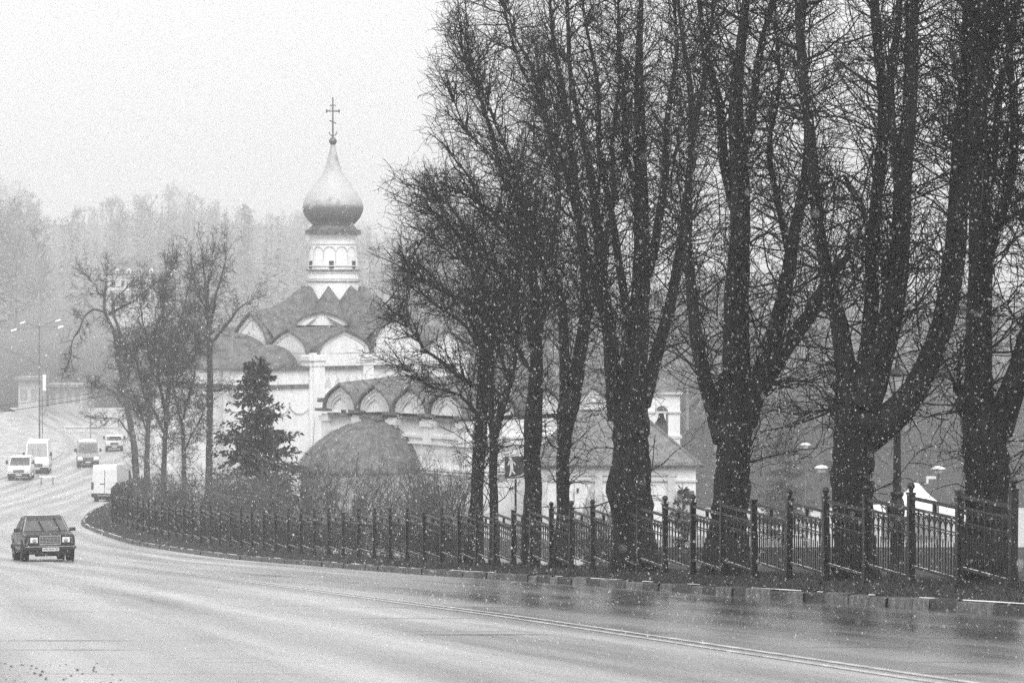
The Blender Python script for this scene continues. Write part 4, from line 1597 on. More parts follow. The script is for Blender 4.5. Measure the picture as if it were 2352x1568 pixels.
wood("park_wood", sp, 8, conif=.35, r=.05, m=mat("park_wood_bark", 0.24, 0.85, var=.4, scale=.3))


# ------------------------------------------------------------------ vehicles
def text_mesh(name, body, size, loc, rot, m, parent):
    cu = bpy.data.curves.new(name, 'FONT')
    cu.body = body
    cu.size = size
    cu.align_x = 'CENTER'
    cu.align_y = 'CENTER'
    cu.extrude = .002
    tmp = bpy.data.objects.new(name, cu)
    COL.objects.link(tmp)
    bpy.context.view_layer.update()
    me = bpy.data.meshes.new_from_object(tmp.evaluated_get(bpy.context.evaluated_depsgraph_get()))
    bpy.data.objects.remove(tmp)
    bpy.data.curves.remove(cu)
    me.name = name
    me.materials.clear()
    me.materials.append(m)
    o = bpy.data.objects.new(name, me)
    COL.objects.link(o)
    o.location = loc
    o.rotation_euler = rot
    o.parent = parent
    return o


def place_on_ground(root, x, Y, heading, base_x):
    """tilt a vehicle so that it stands on the sloping road"""
    hx, hy = heading
    n = math.hypot(hx, hy)
    hx, hy = hx / n, hy / n
    zf = float(zroad(Y + hy * 1.3))
    zb = float(zroad(Y - hy * 1.3))
    pitch = math.atan2(zf - zb, 2.6)
    # local -y is the nose: rotate about local x so that the nose rises by the road's grade
    root.rotation_mode = 'XYZ'
    rz = math.atan2(hx, -hy)
    root.rotation_euler = Euler((-pitch, 0, rz), 'XYZ')
    root.location = (base_x, Y, (zf + zb) / 2 + .004)


def wheel(parent, x, y, r, w, side):
    t = MB().lathe([(r * .62, -w / 2), (r * .93, -w / 2), (r, -w / 2 + .03), (r, w / 2 - .03), (r * .93, w / 2), (r * .62, w / 2)], 24)
    t.xform(lambda q: (q[2], q[0], q[1]))
    wh = t.build("wheel", M_rubber, parent, smooth=True)
    wh.location = (x, y, r)
    m = MB().lathe([(.0, w * .30), (r * .2, w * .36), (r * .25, w * .22), (r * .52, w * .25), (r * .62, w * .46), (r * .66, w * .47)], 20)
    m.xform(lambda q: (q[2] * side, q[0], q[1]))
    m.build("rim", M_chrome, wh, smooth=True)
    return wh


def sedan():
    root = thing("sedan_car", "old boxy black saloon car driving up the wet road with round-edged mirrors and wipers", "car", (0, 0, 0))
    st = [(-2.00, .50, .80, .73, .76), (-1.93, .36, .845, .765, .79), (-1.2, .30, .90, .785, .805), (-.83, .28, .945, .79, .81), (0, .27, .945, .795, .81),
          (.95, .28, .94, .79, .81), (1.75, .32, .915, .775, .80), (2.02, .42, .88, .74, .77)]
    vs, fs = [], []
    for y, zb, zt, wt, wm in st:
        zm = (zb + zt) / 2 + .03
        half = [(wm * .90, zb), (wm * .985, zb + .10), (wm, zm), (wm * .985, zt - .10), (wt, zt - .03), (wt - .05, zt), (wt * .4, zt + .018)]
        for x, z in half:
            vs.append((x, y, z))
        for x, z in half[::-1]:
            vs.append((-x, y, z))
    k = 14
    for i in range(len(st) - 1):
        for j in range(k):
            fs.append((i * k + j, i * k + (j + 1) % k, (i + 1) * k + (j + 1) % k, (i + 1) * k + j))
    fs += [tuple(range(k))[::-1], tuple((len(st) - 1) * k + j for j in range(k))]
    body = MB().add(vs, fs).build("body", M_black, root, bevel=.008)
    # wheel-arch hollows
    for y in (-1.22, 1.22):
        for s in (-1, 1):
            MB().lathe([(.02, 0), (.36, 0), (.36, .03), (.02, .03)], 22).xform(lambda q, s=s, y=y: (s * (.785 + q[2]), y + q[0], .33 + q[1])).build("wheel_arch", M_rubber, root)
    # cabin
    ws = [(.735, -.86, .935), (.70, -.70, 1.05)]
    cab = MB()
    bz, tz = .93, 1.40
    lo = [(-.76, -.88), (.76, -.88), (.76, 1.28), (-.76, 1.28)]
    hi = [(-.595, -.33), (.595, -.33), (.595, .80), (-.595, .80)]
    hi2 = [(-.50, -.22), (.50, -.22), (.50, .70), (-.50, .70)]
    v = [(x, y, bz) for x, y in lo] + [(x, y, tz) for x, y in hi] + [(x, y, tz + .045) for x, y in hi2]
    cab.add(v, [(0, 1, 5, 4), (1, 2, 6, 5), (2, 3, 7, 6), (3, 0, 4, 7), (4, 5, 9, 8), (5, 6, 10, 9), (6, 7, 11, 10), (7, 4, 8, 11), (8, 9, 10, 11)])
    cab.build("cabin", M_black, root, bevel=.012)

    def quad_on(a, b, c, d, inset, name, m, off=.006, par=root):
        p = [np.array(q, float) for q in (a, b, c, d)]
        ctr = sum(p) / 4
        nn = np.cross(p[1] - p[0], p[3] - p[0])
        nn /= np.linalg.norm(nn)
        if np.dot(nn, ctr - np.array([0, .2, 1.0])) < 0:
            nn = -nn
        q = [ctr + (e - ctr) * inset + nn * off for e in p]
        q2 = [e - nn * .02 for e in q]
        return MB().add(q + q2, [(0, 1, 2, 3), (7, 6, 5, 4), (0, 4, 5, 1), (1, 5, 6, 2), (2, 6, 7, 3), (3, 7, 4, 0)]).build(name, m, par)
    fr = quad_on(v[0], v[1], v[5], v[4], .95, "windscreen_trim", M_chrome, .004)
    sc = quad_on(v[0], v[1], v[5], v[4], .915, "windscreen", M_screen, .014)
    a = np.array(v[4]) * .93 + np.array(v[0]) * .07
    # tinted strip along the top of the screen
    tl = [np.array(v[0]) * (1 - t) + np.array(v[4]) * t for t in (.72, .95)]
    tr_ = [np.array(v[1]) * (1 - t) + np.array(v[5]) * t for t in (.72, .95)]
    quad_on(tl[0], tr_[0], tr_[1], tl[1], .9, "sun_strip", M_glass, .019, sc)
    quad_on(v[2], v[3], v[7], v[6], .88, "rear_window", M_glass)
    for s, (b0, b1, t1, t0) in ((1, (v[1], v[2], v[6], v[5])), (-1, (v[0], v[3], v[7], v[4]))):
        b0, b1, t1, t0 = map(np.array, (b0, b1, t1, t0))
        for f0, f1 in ((.03, .48), (.52, .97)):
            quad_on(b0 + (b1 - b0) * f0, b0 + (b1 - b0) * f1, t0 + (t1 - t0) * f1, t0 + (t1 - t0) * f0, .84, "side_window", M_glass)
    # wipers stand across the screen
    def onscreen(u, w, off=.03):
        b_ = np.array(v[0]) * (1 - u) + np.array(v[1]) * u
        t_ = np.array(v[4]) * (1 - u) + np.array(v[5]) * u
        return b_ * (1 - w) + t_ * w + np.array([0, -off, off])
    for u0, u1, w1 in ((.46, .33, .86), (.80, .74, .86)):
        MB().tube([onscreen(u0, -.06), onscreen((u0 + u1) / 2, .4, .045), onscreen(u1, w1)], [.02, .018, .014], 5).build("wiper", M_rubber, root)
    # front
    g = MB().box((0, -2.005, .665), (.66, .05, .27)).build("grille", M_rubber, root)
    m = MB()
    for i in range(6):
        m.box((0, -2.035, .555 + .045 * i), (.62, .02, .014))
    for s in (-1, 1):
        m.box((s * .322, -2.035, .67), (.02, .025, .28))
    m.box((0, -2.036, .53), (.66, .025, .022)).box((0, -2.036, .805), (.66, .03, .02))
    for q in range(5):
        m.box((-.24 + .12 * q, -2.032, .66), (.008, .02, .26))
    m.build("grille_bar", M_chrome, g)
    for s in (-1, 1):
        hl = MB().box((s * .545, -1.99, .67), (.36, .06, .20)).build("headlight", M_rubber, root, bevel=.008)
        MB().box((s * .50, -2.022, .672), (.235, .02, .165)).build("lens", M_lens, hl, bevel=.01)
        MB().lathe([(.01, 0), (.05, .0), (.075, .02)], 16).xform(lambda q, s=s: (s * .49 + q[0], -2.05 + q[2], .665 + q[1])).build("reflector", M_chrome, hl)
        MB().box((s * .68, -2.016, .672), (.075, .02, .165)).build("indicator", M_red, hl)
        MB().box((s * .88, -.60, .985), (.19, .08, .115)).box((s * .80, -.62, .955), (.10, .04, .03)).build("mirror", M_rubber, root, bevel=.02)
        MB().box((s * .60, 2.03, .72), (.36, .05, .2)).build("tail_lamp", M_red, root)
    bp = MB().box((0, -2.10, .425), (1.60, .12, .12)).box((-.77, -1.93, .425), (.06, .3, .11)).box((.77, -1.93, .425), (.06, .3, .11)).build("bumper", M_rubber, root, bevel=.01)
    MB().box((0, -2.165, .475), (1.56, .02, .022)).build("bumper_strip", M_chrome, bp)
    MB().box((0, -2.02, .31), (1.3, .1, .16)).box((0, -1.9, .22), (.9, .2, .1)).build("apron", M_rubber, root)
    MB().box((0, 2.10, .43), (1.6, .12, .12)).build("bumper", M_rubber, root, bevel=.01)
    pl = MB().box((0, -2.175, .385), (.52, .012, .112)).build("number_plate", M_plate, root)
    text_mesh("plate_text", "H952KM 50", .098, (0, -2.185, .385), (math.pi / 2, 0, 0), M_rubber, pl)
    m = MB()
    for s in (-1, 1):
        m.box((s * .812, .1, .50), (.014, 3.3, .05))
    m.build("side_moulding", M_rubber, root)
    m = MB()
    for s in (-1, 1):
        for yy in (-.05, .93):
            m.box((s * .817, yy + .35, .82), (.02, .14, .03))
    m.build("door_handle", M_chrome, root)
    m = MB()                                   # snow and wet lying on the roof and scuttle
    m.box((0, .25, 1.449), (.92, .78, .012), taper=.9)
    m.build("roof_snow", M_snow, root)
    for y in (-1.22, 1.22):
        for s in (-1, 1):
            wheel(root, s * .69, y, .30, .19, s)
    MB().box((.3, 2.0, .25), (.06, .5, .06)).box((0, 0, .28), (1.1, 3.0, .1)).build("underbody", M_rubber, root)
    tx, ty = tang(80)
    p = hit(92, 1288)
    root.scale = (1.06, 1.06, 1.06)
    place_on_ground(root, 0, p[1] + 1.2, (-tx, -ty), p[0] - .1)
    # drive towards the camera, right of the centre line as its driver sees it
    return root


sedan()


def van(name, label, cat, paint, L=5.6, W=1.98, H=2.55, x=0, y=0, face='rear', lit=False, heading=None, roofbox=False, bonnet=.62, Yx=None, hood=.95):
    root = thing(name, label, cat, (0, 0, 0))
    h = L / 2
    prof = [(-h, .42), (-h, .95), (-h + .12, hood + .08), (-h + bonnet, hood + .30), (-h + bonnet + .75, H - .12), (-h + bonnet + 1.1, H), (h - .12, H), (h - .02, H - .25), (h, .50), (h - .05, .38), (-h + .1, .34)]
    n = len(prof)
    vs = []
    for s in (-1, 1):
        for yy, z in prof:
            k = 1 - .10 * max(0, (z - 1.1) / (H - 1.1))
            vs.append((s * W / 2 * k, yy, z))
    fs = [tuple(range(n)), tuple(range(2 * n - 1, n - 1, -1))]
    for i in range(n):
        j = (i + 1) % n
        fs.append((i, j, n + j, n + i))
    MB().add(vs, fs).build("body", paint, root, bevel=.05)
    # windscreen on the raked face
    a = np.array([0, prof[3][0], prof[3][1]])
    b = np.array([0, prof[4][0], prof[4][1]])
    d = b - a
    nn = np.array([0, -d[2], d[1]])
    nn /= np.linalg.norm(nn)

    def ps(u, w, off):
        k = 1 - .10 * max(0, ((a + d * w)[2] - 1.1) / (H - 1.1))
        q = a + d * w + nn * off
        return (u * W / 2 * k * .90, q[1], q[2])
    q = [ps(-1, .06, .012), ps(1, .06, .012), ps(1, .94, .012), ps(-1, .94, .012)]
    q2 = [ps(-1, .06, -.02), ps(1, .06, -.02), ps(1, .94, -.02), ps(-1, .94, -.02)]
    MB().add(q + q2, [(0, 1, 2, 3), (7, 6, 5, 4), (0, 4, 5, 1), (1, 5, 6, 2), (2, 6, 7, 3), (3, 7, 4, 0)]).build("windscreen", M_screen, root)
    for u in (-.25, .35):
        MB().tube([ps(u, .0, .03), ps(u - .3, .6, .03)], .018, 4).build("wiper", M_rubber, root)
    for s in (-1, 1):
        kx = lambda z: W / 2 * (1 - .10 * max(0, (z - 1.1) / (H - 1.1)))
        y0, y1 = -h + bonnet + .42, -h + bonnet + 1.35
        z0, z1 = hood + .42, H - .40
        vv = [(s * (kx(z0) + .008), y0, z0), (s * (kx(z0) + .008), y1, z0), (s * (kx(z1) + .008), y1, z1), (s * (kx(z1) + .008), y0 + .35, z1)]
        v2 = [(p[0] - s * .03, p[1], p[2]) for p in vv]
        MB().add(vv + v2, [(0, 1, 2, 3), (7, 6, 5, 4), (0, 4, 5, 1), (1, 5, 6, 2), (2, 6, 7, 3), (3, 7, 4, 0)]).build("side_window", M_glass, root)
        MB().box((s * (W / 2 + .17), y0 + .12, z0 + .18), (.20, .10, .34)).box((s * (W / 2 + .04), y0 + .12, z0 + .06), (.2, .05, .05)).build("mirror", M_rubber, root, bevel=.02)
        hl = MB().box((s * (W / 2 - .26), -h + .02, .86), (.36, .14, .22)).build("headlight", M_lit if lit else M_lens, root, bevel=.02)
        MB().box((s * (W / 2 - .07), h - .02, min(1.18, H * .55)), (.17, .14, min(.56, H * .2))).build("tail_lamp", M_red, root, bevel=.01)
        for yy in (-h + .95, h - 1.15):
            wheel(root, s * (W / 2 - .14), yy, .34, .22, s)
            MB().lathe([(.02, 0), (.41, 0), (.41, .02), (.02, .02)], 22).xform(lambda q, s=s, yy=yy: (s * (W / 2 - .012 + q[2]), yy + q[0], .38 + q[1])).build("wheel_arch", M_rubber, root)
        MB().box((s * (W / 2 + .005), .2, .62), (.02, L * .5, .08)).build("side_moulding", M_rubber, root)
    g = MB().box((0, -h - .005, .80), (W * .46, .05, .26)).build("grille", M_rubber, root)
    m = MB()
    for i in range(3):
        m.box((0, -h - .034, .72 + .08 * i), (W * .42, .012, .02))
    m.build("grille_bar", M_chrome, g)
    MB().box((0, -h - .03, .48), (W - .06, .18, .24)).build("bumper", M_rubber, root, bevel=.03)
    MB().box((0, -h - .125, .50), (.52, .015, .11)).build("number_plate", M_plate, root)
    MB().box((0, h + .02, .46), (W - .06, .18, .30)).box((0, h - .1, .26), (W * .8, .2, .2)).build("bumper", M_rubber, root, bevel=.02)
    MB().box((0, h + .105, .46), (W * .45, .02, .05)).build("bumper_strip", M_chrome, root)
    # rear doors
    dz = (H + .5) / 2
    for s in (-1, 1):
        dr = MB().box((s * W * .205, h - .015, (.6 + H - .35) / 2), (W * .39, .03, H - .95)).build("rear_door", paint, root, bevel=.01)
    MB().box((0, h + .012, (.6 + H - .35) / 2), (.025, .012, H - 1.0)).build("door_seam", M_rubber, root)
    MB().box((.18, h + .01, min(1.32, H * .6)), (.34, .03, .07)).build("door_handle", M_rubber, root)
    MB().box((-.48 * .9, h + .01, 1.02), (.62, .02, .20)).build("plate_recess", M_trim, root)
    MB().box((-.48 * .9, h + .022, 1.02), (.52, .015, .11)).build("number_plate", M_plate, root)
    MB().box((0, .3, .36), (W * .8, L * .7, .2)).build("underbody", M_rubber, root)
    sn = MB().box((0, .45, H + .012), (W * .84, L * .62, .05), taper=.95).build("roof_snow", M_snow, root, bevel=.015)
    if roofbox:
        MB().box((0, -h + 2.2, H + .16), (.95, .5, .22)).build("roof_sign", M_whitepaint, root, bevel=.03)
    return root


r_ = van("delivery_van", "plain white panel van seen from behind, driving off beyond the fence end", "van", M_whitepaint, 5.6, 2.0, 2.7)
tx, ty = tang(205)
p = P(236, 1143, 213)
place_on_ground(r_, 0, 213 + 2.6, (tx + .20, ty), p[0] + .45)

r_ = van("minibus", "grey minibus coming nearer with both headlights lit and a white roof sign", "minibus", M_greypaint, 5.4, 2.0, 2.3, lit=True, roofbox=True)
p = P(192, 1064, 266)
tx, ty = tang(262)
place_on_ground(r_, 0, 266 + 2.5, (-tx + .16, -ty), p[0])

r_ = van("parked_van", "white van facing the road at the left edge of the photo, dark lower front", "van", M_whitepaint, 5.0, 1.95, 1.95, bonnet=.9, hood=.92)
p = P(38, 1067, 246)
place_on_ground(r_, 0, 246 + 2.4, (.08, -1), p[0])

r_ = van("parked_truck", "taller white truck parked behind the white van at the left edge", "truck", M_whitepaint, 6.2, 2.1, 2.9, bonnet=.35, hood=1.15)
p = P(80, 1052, 256)
place_on_ground(r_, 0, 256 + 3.2, (.12, -1), p[0] - .2)

r_ = van("hatchback", "small pale car following right behind the grey minibus", "car", M_whitepaint, 4.1, 1.75, 1.5, bonnet=.95, hood=.75)
p = P(256, 1042, 290)
place_on_ground(r_, 0, 290 + 2, (.15, -1), p[0])


# ------------------------------------------------------------------ street furniture
def crossing_sign():
    Y = 71.0
    c = P(1184, 1073, Y)
    gz_ = float(ground(c[0], Y))
    root = thing("crossing_sign", "dark pedestrian crossing sign with white walking figure on a pole, snow on its lower edge", "traffic sign", (c[0], Y, gz_), math.radians(-4))
    zc = c[2] - gz_
    S = .53
    MB().tube([(0.0, .04, -.3), (0.0, .04, zc + .1)], .027, 10).build("pole", M_iron, root)
    pa = MB().box((0, 0, zc), (S, .022, S)).build("panel", M_signblue, root, bevel=.004)
    m = MB().box((0, .018, zc), (S + .02, .014, S + .02))
    m.build("panel_back", M_mast, root)
    # walking figure: head, body, arms, legs as one flat silhouette standing 4 mm proud
    m = MB()
    yy = -.0155
    fx, fz = -.115, zc

    def limb(pts, ws):
        for (a, b, w0, w1) in [(pts[i], pts[i + 1], ws[i], ws[i + 1]) for i in range(len(pts) - 1)]:
            dx, dz = b[0] - a[0], b[1] - a[1]
            L = math.hypot(dx, dz)
            nx, nz = -dz / L, dx / L
            poly = [(a[0] + nx * w0, a[1] + nz * w0), (a[0] - nx * w0, a[1] - nz * w0), (b[0] - nx * w1, b[1] - nz * w1), (b[0] + nx * w1, b[1] + nz * w1)]
            m.prism([(fx + q[0], fz + q[1]) for q in poly], yy - limb.k, yy + .003, 'y')
            limb.k += .0003
    limb.k = 0.0
    m.prism([(fx - .005 + .034 * math.cos(t), fz + .215 + .034 * math.sin(t)) for t in np.linspace(0, 2 * math.pi, 13)[:-1]], yy, yy + .003, 'y')
    limb([(.0, .175), (.025, .02)], [.042, .036])
    limb([(.03, .165), (.085, .12), (.115, .055)], [.02, .018, .014])
    limb([(-.03, .165), (-.055, .09), (-.075, .05)], [.02, .018, .014])
    limb([(.03, .03), (.045, -.085), (.105, -.165)], [.026, .022, .016])
    limb([(.015, .03), (.0, -.10), (-.03, -.215)], [.026, .022, .016])
    m.build("walking_figure", M_snow, pa)
    m = MB()
    prof = [(-.29, -.298), (-.15, -.298), (-.02, -.29), (.30, -.25), (.30, -.16), (.24, -.14), (.17, -.155), (.10, -.20), (.02, -.215), (-.05, -.25), (-.16, -.262), (-.29, -.285)]
    m.prism([(x, zc + z) for x, z in prof[:4] + [(.30, -.235), (.2, -.245), (.0, -.275), (-.2, -.29)]][:4] + [(x, zc + z) for x, z in [(.30, -.235), (.1, -.262), (-.1, -.283)]], -.035, -.012, 'y')
    m.prism([(x, zc + z) for x, z in [(-.12, -.245), (.03, -.21), (.1, -.195), (.18, -.145), (.3, -.13), (.3, -.16), (.19, -.175), (.12, -.225), (0, -.24)]], -.04, -.012, 'y')
    m.build("snow_cap", M_snow, pa)


crossing_sign()


def lantern_post():
    Y = 56.0
    b = P(2060, 1290, Y)
    gz_ = float(ground(b[0], Y))
    root = thing("lantern_post", "black cast iron lantern post with a fluted base, partly behind the forked old trunk", "street lamp", (b[0], Y, gz_))

    def zz(y): return P(2055, y, Y)[2] - gz_
    zf, zl = zz(1165), zz(905)
    MB().lathe([(.2, -.2), (.2, .15), (.15, .25), (.12, .4), (.12, zf - .5), (.15, zf - .45), (.18, zf - .38), (.11, zf - .30), (.14, zf - .2), (.16, zf - .05), (.14, zf + .12), (.10, zf + .2), (.13, zf + .25), (.13, zf + .3), (.085, zf + .33)], 18).build("base", M_iron, root, smooth=True)
    MB().lathe([(.085, zf + .3), (.075, zf + .9), (.07, zl - .3), (.06, zl - .05), (.1, zl - .03), (.1, zl), (.03, zl + .04)], 14).build("pole", M_iron, root, smooth=True)
    h = MB()
    t0, t1 = zl + .04, zz(862)
    for k in range(6):
        a = k * math.pi / 3
        h.tube([(.11 * math.cos(a), .11 * math.sin(a), t0), (.20 * math.cos(a), .20 * math.sin(a), t1)], .013, 5)
    h.lathe([(.12, t0 - .03), (.13, t0), (.12, t0 + .02)], 6).lathe([(.23, t1), (.24, t1 + .03), (.16, t1 + .10), (.06, t1 + .16), (.05, t1 + .22), (.02, t1 + .32), (.005, t1 + .36)], 6)
    hd = h.build("lantern_frame", M_iron, root)
    MB().lathe([(.10, t0 + .02), (.19, t1 - .01)], 6).build("lantern_glass", M_lens, hd)


lantern_post()

G_PARK = "white capped park lamps on the yard"
for x, yt, Y, lb in ((1887, 1070, 128.0, "park lamp with a snowy disc cap, just left of the five-limbed old tree"),
                     (1850, 1018, 175.0, "taller fainter park lamp with a disc cap before the wooded slope"),
                     (2155, 1072, 130.0, "park lamp with a disc cap and side bracket, right of the white tent")):
    c = P(x, yt, Y)
    gz_ = float(ground(c[0], Y))
    zt = c[2] - gz_
    rt = thing("park_lamp", lb, "street lamp", (c[0], Y, gz_), 0, G_PARK)
    MB().lathe([(.09, -.2), (.09, .5), (.05, .55), (.04, zt - .32)], 10).build("pole", M_mast, rt, smooth=True)
    MB().lathe([(.04, zt - .34), (.16, zt - .28), (.18, zt - .12), (.1, zt - .1)], 16).build("lamp_shade", M_lens, rt, smooth=True)
    MB().lathe([(.05, zt - .13), (.33, zt - .10), (.34, zt - .07), (.18, zt + .02), (.02, zt + .05)], 20).build("cap", M_snow, rt, smooth=True)
    if x == 2155:
        MB().box((-.32, 0, zt - .48), (.42, .12, .12)).box((-.5, 0, zt - .60), (.1, .1, .3)).build("bracket", M_plaster, rt)


def tent():
    Y = 182.0
    c = P(2105, 1103, Y)
    gz_ = float(ground(c[0], Y))
    root = thing("pagoda_tent", "white peaked pagoda tent standing on the pale yard", "tent", (c[0], Y, gz_), math.radians(0))
    ztop = c[2] - gz_
    zeave = P(2105, 1167, Y)[2] - gz_
    hw = (P(2205, 0, Y)[0] - P(2010, 0, Y)[0]) / 2
    n = 12
    prof = [(1 - t, zeave + (ztop - zeave) * (.12 * t + .88 * t ** 2.3)) for t in np.linspace(0, .96, n)]
    vs, fs = [], []
    for k, z in prof:
        vs += [(-hw * k, -hw * k, z), (hw * k, -hw * k, z), (hw * k, hw * k, z), (-hw * k, hw * k, z)]
    for i in range(n - 1):
        for j in range(4):
            fs.append((i * 4 + j, i * 4 + (j + 1) % 4, i * 4 + 4 + (j + 1) % 4, i * 4 + 4 + j))
    fs.append((4 * n - 4, 4 * n - 3, 4 * n - 2, 4 * n - 1))
    MB().add(vs, fs).build("canopy", M_canvas, root)
    m = MB()
    for s in (-1, 1):
        m.box((0, s * hw, zeave - .14), (2 * hw + .04, .03, .3)).box((s * hw, 0, zeave - .141), (.03, 2 * hw - .04, .3))
    m.build("valance", M_canvas, root)
    MB().box((0, hw - .1, zeave / 2 - .15), (2 * hw - .3, .04, zeave - .35)).build("back_wall", M_canvas, root)
    MB().box((-hw + .1, 0, zeave / 2 - .15), (.04, 2 * hw - .4, zeave - .35)).build("side_wall", M_canvas, root)
    for sx in (-1, 1):
        for sy in (-1, 1):
            MB().tube([(sx * (hw - .05), sy * (hw - .05), -.1), (sx * (hw - .05), sy * (hw - .05), zeave)], .05, 8).build("leg", M_whitepaint, root)


tent()


# ------------------------------------------------------------------ far buildings and poles in the mist
def mansion():
    Y = 560.0
    a, b = P(248, 632, Y), P(362, 632, Y)
    cx = (a[0] + b[0]) / 2
    gz_ = float(ground(cx, Y)) - 1.0
    W = b[0] - a[0]
    E = a[2] - gz_
    root = thing("mansion", "pale mansion with dark roof and four white dormers, faint on the misty hill", "house", (cx, Y, gz_), 0)
    MB().box((0, 4, E / 2), (W, 8, E)).build("wall", M_farwall, root)
    T = E + (P(0, 604, Y)[2] - P(0, 632, Y)[2]) + .3
    vs = [(-W / 2 - .3, -.4, E), (W / 2 + .3, -.4, E), (W / 2 + .3, 8.4, E), (-W / 2 - .3, 8.4, E), (-W / 2 + 1.6, 4, T + .6), (W / 2 - 1.6, 4, T + .6)]
    MB().add(vs, [(0, 1, 5, 4), (1, 2, 5), (2, 3, 4, 5), (3, 0, 4), (3, 2, 1, 0)]).build("roof", M_roof, root)
    for x in (268, 294, 320, 346):
        xx = P(x, 0, Y)[0] - cx
        d = MB().prism([(xx - .38, E + .3), (xx + .38, E + .3), (xx + .38, E + 1.0), (xx, E + 1.35), (xx - .38, E + 1.0)], -.15, 2.4, 'y').build("dormer", M_plaster, root)
        MB().box((xx, -.16, E + .68), (.4, .04, .55)).build("window", M_dark, d)
    for r in range(2):
        for k in range(5):
            xx = -W / 2 + W * (k + .5) / 5
            w = MB().box((xx, -.0, E - 1.7 - 2.6 * r), (.62, .08, 1.3)).build("window", M_dark, root)
    MB().box((0, -.05, E - .2), (W + .3, .4, .25)).box((0, -.04, E - 2.95), (W + .1, .2, .18)).build("cornice", M_plaster, root)


mansion()


def flat_building(name, label, x0, x1, yt, yb, Y, cat, roofm, nwin):
    a, b = P(x0, yt, Y), P(x1, yb, Y)
    cx = (a[0] + b[0]) / 2
    gz_ = float(ground(cx, Y)) - .5
    W, E = b[0] - a[0], a[2] - gz_
    root = thing(name, label, cat, (cx, Y, gz_))
    MB().box((0, 2.5, E / 2), (W, 5, E)).build("wall", mat("far_shop_wall", .45, .8, var=.1), root)
    MB().box((0, 2.2, E + .16), (W + .7, 6.2, .34)).build("roof", roofm, root)
    for k in range(nwin):
        MB().box((-W / 2 + W * (k + .5) / nwin, -.0, E * .62), (W / nwin * .62, .08, 1.3)).build("window", M_greypaint, root)
    return root


flat_building("kiosk", "low kiosk with a pale flat roof behind the parked truck, in the mist", 112, 188, 888, 960, 345.0, "kiosk", M_rooflight, 4)
flat_building("shed", "small shed with a snow covered roof at the left edge of the mist", 42, 92, 872, 930, 340.0, "shed", M_rooflight, 2)

# retaining wall and banner
a, b = P(150, 985, 318), P(262, 985, 318)
o = MB().box((0, 0, -1.0), (b[0] - a[0], .4, 2.4)).box((0, -.05, .26), (b[0] - a[0] + .1, .6, .14)).build("retaining_wall", M_trim)
o.location = ((a[0] + b[0]) / 2, 318, a[2])
tag(o, "pale low retaining wall beyond the minibus at the far turn of the road", "wall")
c = P(97, 885, 300)
g_ = float(ground(c[0], 300))
rt = thing("banner_pole", "narrow white vertical banner on a pole before the misty slope", "banner", (c[0], 300, g_))
MB().tube([(0, 0, -.2), (0, 0, c[2] - g_ + 1.3)], .05, 8).build("pole", M_mast, rt)
MB().box((.22, 0, c[2] - g_ + .3), (.36, .03, 1.7)).build("flag", M_canvas, rt)
c = P(208, 925, 296)
g_ = float(ground(c[0], 296))
rt = thing("round_sign", "round pale road sign in a square frame, left of the tilted bare tree", "traffic sign", (c[0], 296, g_))
MB().tube([(0, .05, -.2), (0, .05, c[2] - g_ + .3)], .04, 8).build("pole", M_mast, rt)
pb = MB().box((0, 0, c[2] - g_), (.78, .03, .82)).build("panel", M_greypaint, rt)
MB().lathe([(.25, 0), (.34, 0), (.34, .02), (.25, .02)], 24).xform(lambda q: (q[0], -.035 + q[2], c[2] - g_ + q[1])).build("sign_ring", M_mast, pb)
c = P(108, 1045, 240)
g_ = float(zroad(240))
rt = thing("road_barrier", "small low trestle barrier on the road right of the parked vans", "barrier", (c[0], 240, g_), .3)
for s in (-1, 1):
    MB().tube([(s * .5, -.2, 0), (s * .5, 0, .75)], .03, 6).tube([(s * .5, .2, 0), (s * .5, 0, .75)], .03, 6).build("leg", M_mast, rt)
MB().box((0, -.03, .68), (1.3, .04, .18)).build("board", M_whitepaint, rt)


def high_mast(x, ys, heads, Y, label):
    c = P(x, ys, Y)
    g = float(ground(c[0], Y))
    H = c[2] - g
    root = thing("mast_lamp", label, "street lamp", (c[0], Y, g), 0, "tall mast lamps in the mist")
    MB().tube([(0, 0, -.3), (0, 0, H)], [.09, .06], 8).build("pole", M_mast, root)
    for (hx, hy) in heads:
        q = P(hx, hy, Y)
        dx, dz = q[0] - c[0], q[2] - g
        dy = 1.0 if hy < ys else -1.0
        MB().tube([(0, 0, H - .1), (dx * .9, dy * .9, dz)], .04, 6).build("arm", M_mast, root)
        hd = MB().box((0, 0, 0), (.48, .22, .08)).xform(lambda q_: (q_[0], q_[1], q_[2] + q_[0] * .28)).build("lamp_head", M_lit, root)
        hd.location = (dx, dy, dz)


high_mast(90, 748, [(48, 741), (36, 757), (129, 736), (143, 750)], 285.0, "tall four-armed mast lamp with lit heads above the parked vans, at far left")
high_mast(402, 640, [(394, 621), (388, 630)], 335.0, "mast lamp with two lit heads over the mansion's right end")

# overhead cables
for (x0, y0, x1, y1, sag, r, lb) in ((-40, 952, 296, 900, 1, .016, "lower dark overhead cable running to the tilted bare tree"),
                                     (-40, 935, 262, 893, 4, .010, "upper faint overhead cable above the darker one")):
    a, b = P(x0, y0, 148), P(x1, y1, 149.5)
    m = MB()
    pts = [a + (b - a) * t - np.array([0, 0, sag / F * 148 * 4 * t * (1 - t)]) for t in np.linspace(0, 1, 14)]
    m.tube(pts, r, 5)
    tag(m.build("overhead_cable", M_rubber), lb, "cable", "overhead cables at the bend")


